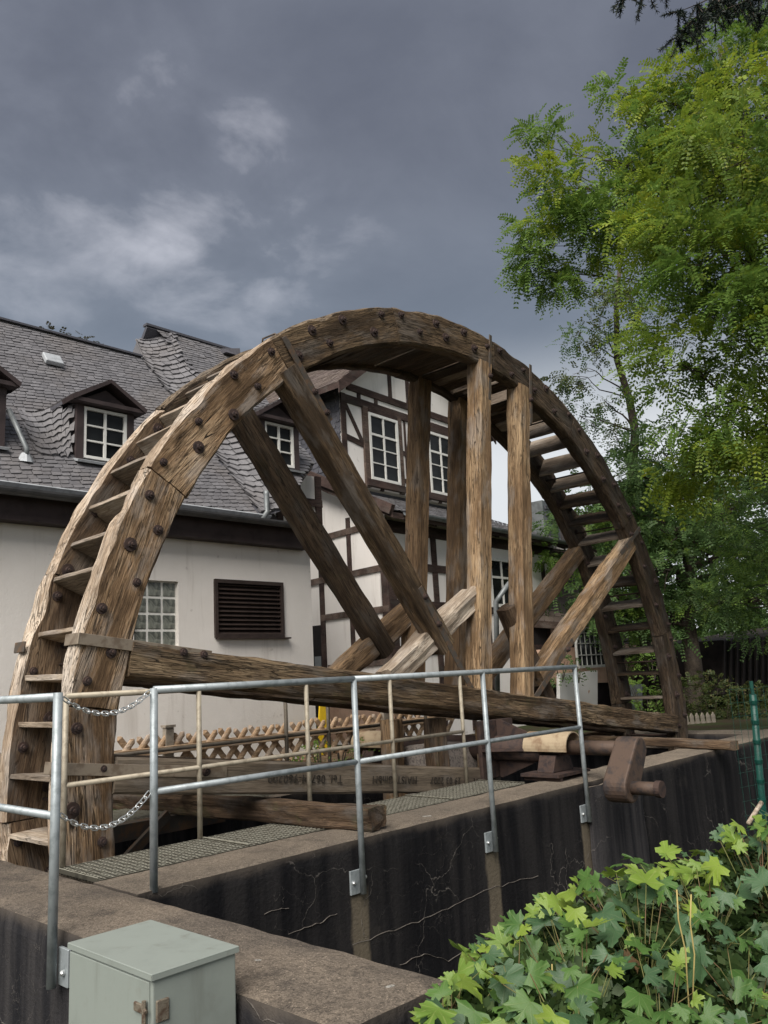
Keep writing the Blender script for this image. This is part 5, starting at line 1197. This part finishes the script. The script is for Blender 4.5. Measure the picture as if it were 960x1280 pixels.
# ================================================================== TREES
def np_mesh(name, verts, nper, mat, parent):
    """verts (k, nper, 3) polygons -> one mesh"""
    k = len(verts); v = verts.reshape(-1, 3); org = v.mean(0)
    me = bpy.data.meshes.new(name); me.vertices.add(k * nper); me.vertices.foreach_set('co', (v - org).astype(np.float32).ravel())
    me.loops.add(k * nper); me.loops.foreach_set('vertex_index', np.arange(k * nper, dtype=np.int32))
    me.polygons.add(k); me.polygons.foreach_set('loop_start', np.arange(0, k * nper, nper, dtype=np.int32)); me.polygons.foreach_set('loop_total', np.full(k, nper, np.int32))
    me.materials.append(MAT[mat]); me.update(calc_edges=True); me.validate()
    return link(bpy.data.objects.new(name, me), parent, T(org))
def unit(a): return a / (np.linalg.norm(a, axis=-1, keepdims=True) + 1e-9)
def sprays(org, dirs, L, npair, lw, ll, droop=0.3):
    """pinnate sprays: leaflets as narrow diamonds along a drooping stalk"""
    k = len(org); out = []
    nrm = np.array([0, 0, 1.0]) + rng.normal(size=(k, 3)) * 0.45
    side = unit(np.cross(dirs, nrm))
    for j in range(1, npair + 1):
        q = j / npair
        p = org + dirs * (L * q)[:, None] + np.array([0, 0, -1.0]) * (droop * L * q * q)[:, None]
        for s in (-1, 1):
            d = unit(side * s * 0.9 + dirs * 0.5 + rng.normal(size=(k, 3)) * 0.10 + np.array([0, 0, -0.12]))
            l = ll * (1.1 - 0.35 * q) * rng.uniform(0.85, 1.15, k); w = unit(dirs - d * (dirs * d).sum(1, keepdims=True) + rng.normal(size=(k, 3)) * 0.12) * (lw * rng.uniform(0.85, 1.15, k))[:, None]
            tip = p + d * l[:, None]; mid = p + d * (l * 0.5)[:, None]
            out.append(np.stack([p, mid + w, tip, mid - w], 1))
    return np.concatenate(out, 0)
def branch_path(a, b, n, wob, sag=0.0):
    P_ = []; L = (b - a).length
    for i in range(n + 1):
        q = i / n; p = a.lerp(b, q); w = wob * L * math.sin(PI * q)
        P_.append(p + V((nz((q * 3 + a.x, a.y, b.z)), nz((q * 3, b.x, a.z + 4)), nz((q * 3 + 9, b.y, a.x)))) * w * 1.6 + UZ * (sag * L * math.sin(PI * q)))
    return P_
def tree(name, label, base, top, blobs, mats, dens, ll=0.05, lw=0.011, L=0.24, npair=7, r0=0.16, group=None, clump=0.46, trunk_shape=None, droop=0.3, cl_n=None):
    t = thing(name, base, label, 'tree', group)
    tp = trunk_shape or branch_path(V(base), V(top), 10, 0.06)
    mb = MB(); n = len(tp); mb.tube(tp, [r0 * (1 - 0.75 * i / (n - 1)) for i in range(n)], 10); mb.build('trunk', 'bark', t, smooth=True)
    br = MB(); per = {m_: [] for m_ in mats}
    for bi, (u, v, dep, rad) in enumerate(blobs):
        c = PD(u, v, dep)
        # limb from the trunk to the blob
        best = min(range(n), key=lambda i: (tp[i] - c).length + max(0, tp[i].z - c.z + 0.3) * 2.0)
        path = branch_path(tp[best], c, 7, 0.09, 0.05); rb = max(0.018, r0 * 0.42 * (1 - 0.6 * best / n)) * min(1, rad)
        br.tube(path, [rb * (1 - 0.8 * i / 7) for i in range(8)], 6)
        nc = cl_n or max(4, int(6.5 * (rad / 0.8) ** 2))
        for ci in range(nc):
            d = unit(rng.normal(size=3)); rr = rad * rng.uniform(0.25, 1.0) ** 0.6
            cc = np.array(c) + d * rr * np.array([1, 1, 0.8])
            br.tube(branch_path(path[4 + ci % 4], V(cc), 4, 0.12), [rb * .28, rb * .24, rb * .18, rb * .12, rb * .06], 4)
            k = max(3, int(dens * (clump / 0.5) ** 2 * rng.uniform(0.5, 1.4)))
            od = unit(rng.normal(size=(k, 3)) + d * 0.6); o = cc + od * (clump * rad ** 0.5 * rng.uniform(0.05, 1.0, k) ** 0.7)[:, None] * np.array([1, 1, 0.45])
            dr = unit(od * 0.7 + rng.normal(size=(k, 3)) * 0.6 + np.array([0, 0, -0.25]) + d * 0.4)
            per[mats[(bi + (ci % 5 == 0)) % len(mats)]].append(sprays(o, dr, rng.uniform(0.6, 1.25, k) * L, npair, lw, ll, droop))
    br.build('branches', 'bark', t, smooth=True)
    for m_, lst in per.items():
        if lst: o = np_mesh('crown', np.concatenate(lst, 0), 4, m_, t); o['kind'] = 'stuff'
    return t
# yellow green locust close on the right
tree('locust_tree', 'yellow green locust tree with feathery leaves overhanging from the right', PD(1080, 905, 11.5), PD(1010, 190, 12.5),
     [(930, 170, 11.5, 1.0), (895, 225, 11.2, 0.9), (955, 260, 11, 0.9), (860, 290, 11.2, .75), (920, 320, 10.8, .9), (845, 345, 11.2, .7), (960, 370, 11, .9), (885, 395, 11, .85), (830, 290, 11.3, .5), (860, 180, 11.8, .6),
      (920, 450, 11, .8), (850, 455, 11.3, .75), (960, 520, 11, .9), (880, 520, 11.2, .7), (930, 590, 11.2, .6), (860, 575, 11.5, .5), (1000, 300, 11, 1.2), (1010, 450, 11, 1.2)],
     ['leaf_y', 'leaf_g', 'leaf_g2'], 40, r0=0.16, ll=0.075, lw=0.018, L=0.36, npair=8, droop=0.35)
# taller green locust behind it
tree('locust_tree', 'tall green locust tree with airy crown against the sky behind the yellow one', PD(1000, 905, 17), PD(900, 60, 18),
     [(905, 90, 17, 1.1), (955, 80, 17, 1.1), (850, 130, 17, 1.0), (800, 160, 17, .9), (780, 115, 17, .6), (775, 215, 17, 1.0), (720, 235, 17, .9), (690, 185, 17, .6), (690, 240, 17, .65), (710, 290, 17, .8), (760, 280, 17, .9), (825, 225, 17, 1.0), (668, 330, 17, .38), (690, 335, 17, .35), (790, 300, 17, .8), (850, 80, 17.5, .7), (960, 150, 17, 1.3), (880, 180, 17, 1.2), (700, 360, 17, .25), (675, 285, 17, .5)],
     ['leaf_g', 'leaf_g', 'leaf_y'], 30, r0=0.22, ll=0.095, lw=0.024, L=0.42, droop=0.3)
# thin pale tree in the gap
tree('pale_tree', 'thin pale leaved tree with bare limbs showing in the gap beside the wheel', PD(795, 905, 21), PD(775, 330, 21.5),
     [(740, 400, 21, .55), (715, 420, 21, .45), (760, 375, 21, .5), (790, 360, 21, .5), (735, 460, 21, .55), (755, 500, 21, .6), (710, 470, 21, .4), (780, 440, 21, .5), (820, 400, 21, .6), (725, 520, 21, .6), (770, 545, 21, .6)],
     ['leaf_pale', 'leaf_d'], 17, r0=0.20, ll=0.09, lw=0.024, L=0.34, npair=5)
# dark trees filling the lower right
dk = [(790, 590), (830, 560), (870, 610), (915, 640), (955, 620), (800, 640), (845, 660), (890, 690), (940, 700), (820, 710), (870, 740), (920, 745), (965, 750), (840, 770), (800, 760), (760, 600), (770, 670), (990, 680), (990, 560), (730, 640), (700, 690), (735, 745), (775, 740), (790, 800)]
tree('leafy_tree', 'dense dark green tree filling the space behind the far rim of the wheel', PD(860, 905, 19), PD(850, 600, 19.5),
     [(u, v, 18.5 + (i % 3) * .5, .95) for i, (u, v) in enumerate(dk[:23])] + [(u, v, 20.5, .8) for (u, v) in dk[23:]], ['leaf_d', 'leaf_d', 'leaf_g'], 30, r0=0.25, ll=0.085, lw=0.024, L=0.30, npair=6)
tree('leafy_tree', 'mid green tree with low hanging boughs beside the dark board shed', PD(1060, 905, 14), PD(1040, 600, 14),
     [(900, 620, 13.5, .55), (950, 660, 13.3, .7), (910, 690, 13.5, .6), (960, 730, 13.2, .7), (925, 745, 13.5, .5), (890, 750, 13.8, .35), (985, 640, 13.5, 1), (990, 770, 13.5, .8)], ['leaf_g', 'leaf_d'], 26, r0=0.15, ll=0.06, lw=0.014, L=0.27)
tree('distant_tree', 'small brownish tree top showing above the slate roof ridge', PD(92, 900, 24), PD(90, 440, 24), [(80, 425, 24, .45), (98, 422, 24, .4), (68, 424, 24.3, .35), (52, 420, 24, .18), (100, 440, 24, .4)], ['autumn'], 12, r0=0.12, ll=0.10, lw=0.03, L=0.30, npair=4)
# background wood so that no bare horizon shows through
bgw = []
for (u, v, dep, r) in [(700, 760, 34, 2.4), (780, 740, 34, 3), (860, 720, 34, 3), (940, 720, 34, 3), (1020, 700, 34, 3), (820, 800, 33, 2.5), (900, 810, 33, 2.5), (740, 800, 33, 2), (980, 800, 33, 3), (960, 640, 34, 2.5), (850, 640, 35, 2), (780, 660, 35, 1.6)]:
    c = np.array(PD(u, v, dep)); k = 700; d = unit(rng.normal(size=(k, 3))); o = c + d * (r * rng.uniform(.2, 1, k) ** .5)[:, None]; bgw.append(sprays(o, unit(d + rng.normal(size=(k, 3)) * .6), np.full(k, .6), 4, 0.07, 0.20))
o = np_mesh('far_wood', np.concatenate(bgw, 0), 4, 'leaf_d', None); tag(o, 'mass of dark green trees far behind the wheel', 'trees', kind='stuff')

# conifer boughs hanging in at the top
ct = thing('conifer_tree', PD(1150, 900, 8.5), 'dark conifer whose drooping boughs hang in above the locust crown', 'tree')
tb, tt = PD(1150, 900, 8.5), PD(1100, -250, 9.5); MB().tube([tb, tb.lerp(tt, .5), tt], [.2, .15, .06], 10).build('trunk', 'bark', ct, smooth=True)
br = MB(); nd_ = []
for (u, v, u2, v2) in [(1080, -60, 850, 14), (1080, -40, 905, 12), (1080, -30, 950, 16), (1060, -110, 780, -6), (960, -30, 845, 46)]:
    a, b = PD(u, v, 9.2), PD(u2, v2, 8.6); pth = branch_path(a, b, 12, .03, .04); br.tube(pth, [.03 - .0022 * i for i in range(13)], 5)
    for i in range(4, 13):
        for s_ in range(5):
            p = pth[i]; e = p + V((random.uniform(-.16, .16), random.uniform(-.16, .16), -random.uniform(.08, .34) * (1 if i < 12 else .5))); tw_ = [p.lerp(e, q / 3) for q in range(4)]; br.tube(tw_, [.006, .005, .004, .002], 4)
            k = 80; qs = rng.uniform(0, 1, k); oo = np.array(p)[None] * (1 - qs[:, None]) + np.array(e)[None] * qs[:, None]; dd_ = unit(rng.normal(size=(k, 3)) + unit(np.array(e - p))[None] * 1.2)
            w_ = unit(np.cross(dd_, rng.normal(size=(k, 3)))) * .005; l_ = .045
            nd_.append(np.stack([oo - w_, oo + w_, oo + dd_ * l_ + w_ * .4, oo + dd_ * l_ - w_ * .4], 1))
br.build('boughs', 'bark', ct, smooth=True); o = np_mesh('needles', np.concatenate(nd_, 0), 4, 'needle', ct); o['kind'] = 'stuff'

# hedge beyond the pit
def bush(name, label, blobs, mat, k, ll, lw, cat='hedge'):
    t = thing(name, PD(blobs[0][0], blobs[0][1], blobs[0][2]) * 1.0, label, cat); L_ = []; st = MB()
    for (u, v, dep, r) in blobs:
        c = np.array(PD(u, v, dep)); kk = int(k * r * r); d = unit(rng.normal(size=(kk, 3))); o = c + d * (r * rng.uniform(.35, 1.05, kk) ** .4)[:, None] * np.array([1, 1, .8]); L_.append(sprays(o, unit(d + rng.normal(size=(kk, 3)) * .5), np.full(kk, .16), 3, lw, ll))
        for q in range(4): st.tube([V(c) - UZ * r * 1.2, V(c) + V((random.uniform(-r, r), random.uniform(-r, r), r * .6)) * .7], [.015, .005], 5)
    st.build('stems', 'bark', t); o = np_mesh('foliage', np.concatenate(L_, 0), 4, mat, t); o['kind'] = 'stuff'
bush('hedge', 'loose green and yellowing hedge behind the picket fence beyond the wheel', [(855, 872, 17, .5), (885, 870, 17, .6), (915, 880, 17, .6), (945, 885, 17, .6), (900, 895, 16.6, .5), (930, 905, 16.6, .5), (960, 905, 16.5, .6), (870, 900, 16.8, .4), (990, 890, 16.8, .8), (950, 920, 16.4, .4), (840, 885, 17, .4)], 'hedge', 520, .055, .02)
bush('climbing_shrub', 'green shrub growing behind the lower treads of the wheel', [(800, 868, 17.3, .35), (810, 880, 17.2, .35), (790, 895, 17.2, .3), (815, 830, 17.6, .3), (780, 835, 17.8, .25)], 'leaf_g', 520, .05, .02, 'shrub')
bush('ivy_clump', 'ivy clump hanging over the wall below the arched window', [(700, 835, 17.6, .3), (680, 840, 17.6, .25), (722, 838, 17.6, .22)], 'leaf_d', 520, .05, .02, 'shrub')
bush('low_weeds', 'low green weeds at the foot of the stick fence', [(400, 950, 8.3, .14), (425, 948, 8.3, .14), (445, 945, 8.3, .12), (380, 955, 8.3, .12)], 'leaf_g', 900, .04, .012, 'weeds')

# ================================================================== MAPLE SAPLINGS
def maple_mesh(seed):
    rg = random.Random(seed)
    half = [(0.0, 1.0), (0.055, 0.80), (0.17, 0.76), (0.12, 0.62), (0.155, 0.46), (0.30, 0.60), (0.42, 0.70), (0.47, 0.62), (0.63, 0.60), (0.53, 0.45), (0.56, 0.33), (0.40, 0.20), (0.53, 0.10), (0.62, 0.0), (0.50, -0.06), (0.42, -0.17), (0.22, -0.12), (0.05, -0.06)]
    pts = half + [(-x, y) for (x, y) in reversed(half[1:])]
    pts = [(x * (1 + rg.uniform(-.13, .13)), y * (1 + rg.uniform(-.10, .10))) for x, y in pts]
    fold, cup = rg.uniform(.15, .7), rg.uniform(-.55, .15); wv = rg.uniform(.03, .09)
    def zz(x, y): return fold * abs(x) * .6 + cup * (x * x + (y - .3) ** 2) + wv * math.sin(7 * x + 3 * y + seed)
    v = [(0, 0, 0), (0, 0.3, zz(0, .3)), (0, .6, zz(0, .6))] + [(x, y, zz(x, y)) for x, y in pts]; n = len(pts); f = []
    b = 3
    for i in range(n):
        j = (i + 1) % n; ym = (pts[i][1] + pts[j][1]) / 2; xm_ = (abs(pts[i][0]) + abs(pts[j][0])) / 2
        c = 2 if ym > .72 and xm_ < .2 else (1 if ym > .2 else 0)
        f.append((c, b + i, b + j))
    # close the gaps between fans
    for i in range(n):
        j = (i + 1) % n; k2 = (i + 2) % n
        c1, c2 = f[i][0], f[j][0]
        if c1 != c2: f.append((c1, b + j, c2))
    me = bpy.data.meshes.new('leaf'); me.from_pydata(v, [], f); me.polygons.foreach_set('use_smooth', [True] * len(me.polygons)); return me
LM = []
for m_ in ('maple1', 'maple2', 'maple3', 'maple4'):
    row = []
    for s_ in range(9): me = maple_mesh(s_ + 1); me.materials.append(MAT[m_]); row.append(me)
    LM.append(row)
def edge_y(u):     # top outline of the foliage in the photo
    xs_ = [440, 540, 580, 610, 650, 700, 760, 820, 870, 910, 960, 1100]; ys2 = [1276, 1250, 1180, 1165, 1140, 1095, 1075, 1040, 1055, 1015, 990, 970]
    return float(np.interp(u, xs_, ys2))
def leaf_depth(u, v): return 2.45 + (1290 - v) / 270 * 1.55 + max(0, (u - 700)) / 260 * 0.25
sap = []
for (u, v) in [(560, 1260), (640, 1240), (720, 1230), (800, 1180), (880, 1140), (950, 1090), (700, 1290), (820, 1270), (920, 1240), (1000, 1180)]:
    p = PD(u, v, leaf_depth(u, v) + .15); sap.append(p)
stems = {}; leaves = []
placed = []
tries = 0
while len(leaves) < 560 and tries < 30000:
    tries += 1
    u = random.uniform(520, 1010); e = edge_y(u); v = e + 14 + (1335 - e) * random.random() ** 1.1
    if v > 1335: continue
    dep = leaf_depth(u, v) + random.uniform(-.12, .45); sz = random.choice([.045, .055, .065, .08, .09, .105, .12]) * random.uniform(.85, 1.1)
    p = PD(u, v, dep)
    if p.y > YL - 0.10 or p.x < 2.62 and p.y > 2.1: continue
    if any((p - q).length < 0.05 for q in placed): continue
    placed.append(p); leaves.append((p, sz, u, v))
roots = []
for i, p in enumerate(sap):
    zg = -1.15 if p.y > 0 else -1.15
    r_ = thing('maple_sapling', (p.x, p.y, zg), 'young maple sapling with lobed green leaves in the thicket below the channel wall', 'sapling', 'maple saplings below the channel wall'); roots.append(r_); stems[i] = MB()
    stems[i].tube(branch_path(V((p.x, p.y, zg)), p, 6, .05), [.012, .011, .010, .009, .008, .006, .004], 7)
tosky = (V((0, 0, 1)) * 1.0 + V((-.35, -.35, 0))).normalized()
for (p, sz, u, v) in leaves:
    i = min(range(len(sap)), key=lambda k: (sap[k] - p).length)
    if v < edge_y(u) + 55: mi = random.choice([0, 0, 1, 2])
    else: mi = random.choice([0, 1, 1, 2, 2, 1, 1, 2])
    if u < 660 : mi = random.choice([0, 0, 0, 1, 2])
    if random.random() < .012: mi = 3
    out = (p - sap[i]); out.z *= .3; out = (out + V((random.uniform(-.3, .3), random.uniform(-.3, .3), 0)) - _Fh * .12).normalized()
    n = (tosky + V((random.uniform(-.75, .75), random.uniform(-.75, .75), random.uniform(-.3, .2)))).normalized()
    y = (out - n * out.dot(n)).normalized(); y = (y - UZ * .35).normalized(); n = (n - y * n.dot(y)).normalized(); x = y.cross(n)
    mw = Matrix((x * sz, y * sz, n * sz)).transposed().to_4x4(); mw.translation = p
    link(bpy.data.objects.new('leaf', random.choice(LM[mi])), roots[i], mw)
    root_p = sap[i].lerp(V((sap[i].x, sap[i].y, -1.15)), random.uniform(0, .35))
    stems[i].tube([root_p, root_p.lerp(p, .5) + V((0, 0, .02)), p], [.0028, .0022, .0016], 5)
for i in range(len(sap)): stems[i].build('stem', 'stalk', roots[i], smooth=True)
# undergrowth beneath the saplings
ug = []
for q in range(6000):
    u = random.uniform(500, 1050); e = edge_y(u); v = random.uniform(e + 50, 1400); p = PD(u, v, leaf_depth(u, v) + random.uniform(.18, .8))
    if p.y > YL - .06 or (p.x < 2.65 and p.y > 2.1) or p.z < -1.2: continue
    ug.append(np.array(p))
ug = np.array(ug); k = len(ug)
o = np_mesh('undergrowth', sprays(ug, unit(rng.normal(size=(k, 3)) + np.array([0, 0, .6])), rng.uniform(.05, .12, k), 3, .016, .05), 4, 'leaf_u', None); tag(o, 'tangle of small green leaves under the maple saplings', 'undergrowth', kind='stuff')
# pale stick and bent sapling pole at the right
tag(MB().tube([PD(935, 1030, 4.4), PD(952, 1003, 4.5)], .012, 8).build('pale_stick', 'board', None, smooth=True), 'pale peeled stick poking out of the leaves near the green post', 'stick')
# dry stalks
ds = thing('dry_stalks', PD(860, 1230, 2.9), 'thin straw coloured dry stalks standing among the maple leaves', 'stalks')
for (u, v, u2, v2) in [(868, 1250, 846, 1112), (868, 1250, 864, 1118), (700, 1270, 690, 1205)]:
    MB().tube(branch_path(PD(u, v + 60, 2.9), PD(u2, v2, 3.0), 5, .04), .003, 5).build('stalk', 'straw', ds, smooth=True)
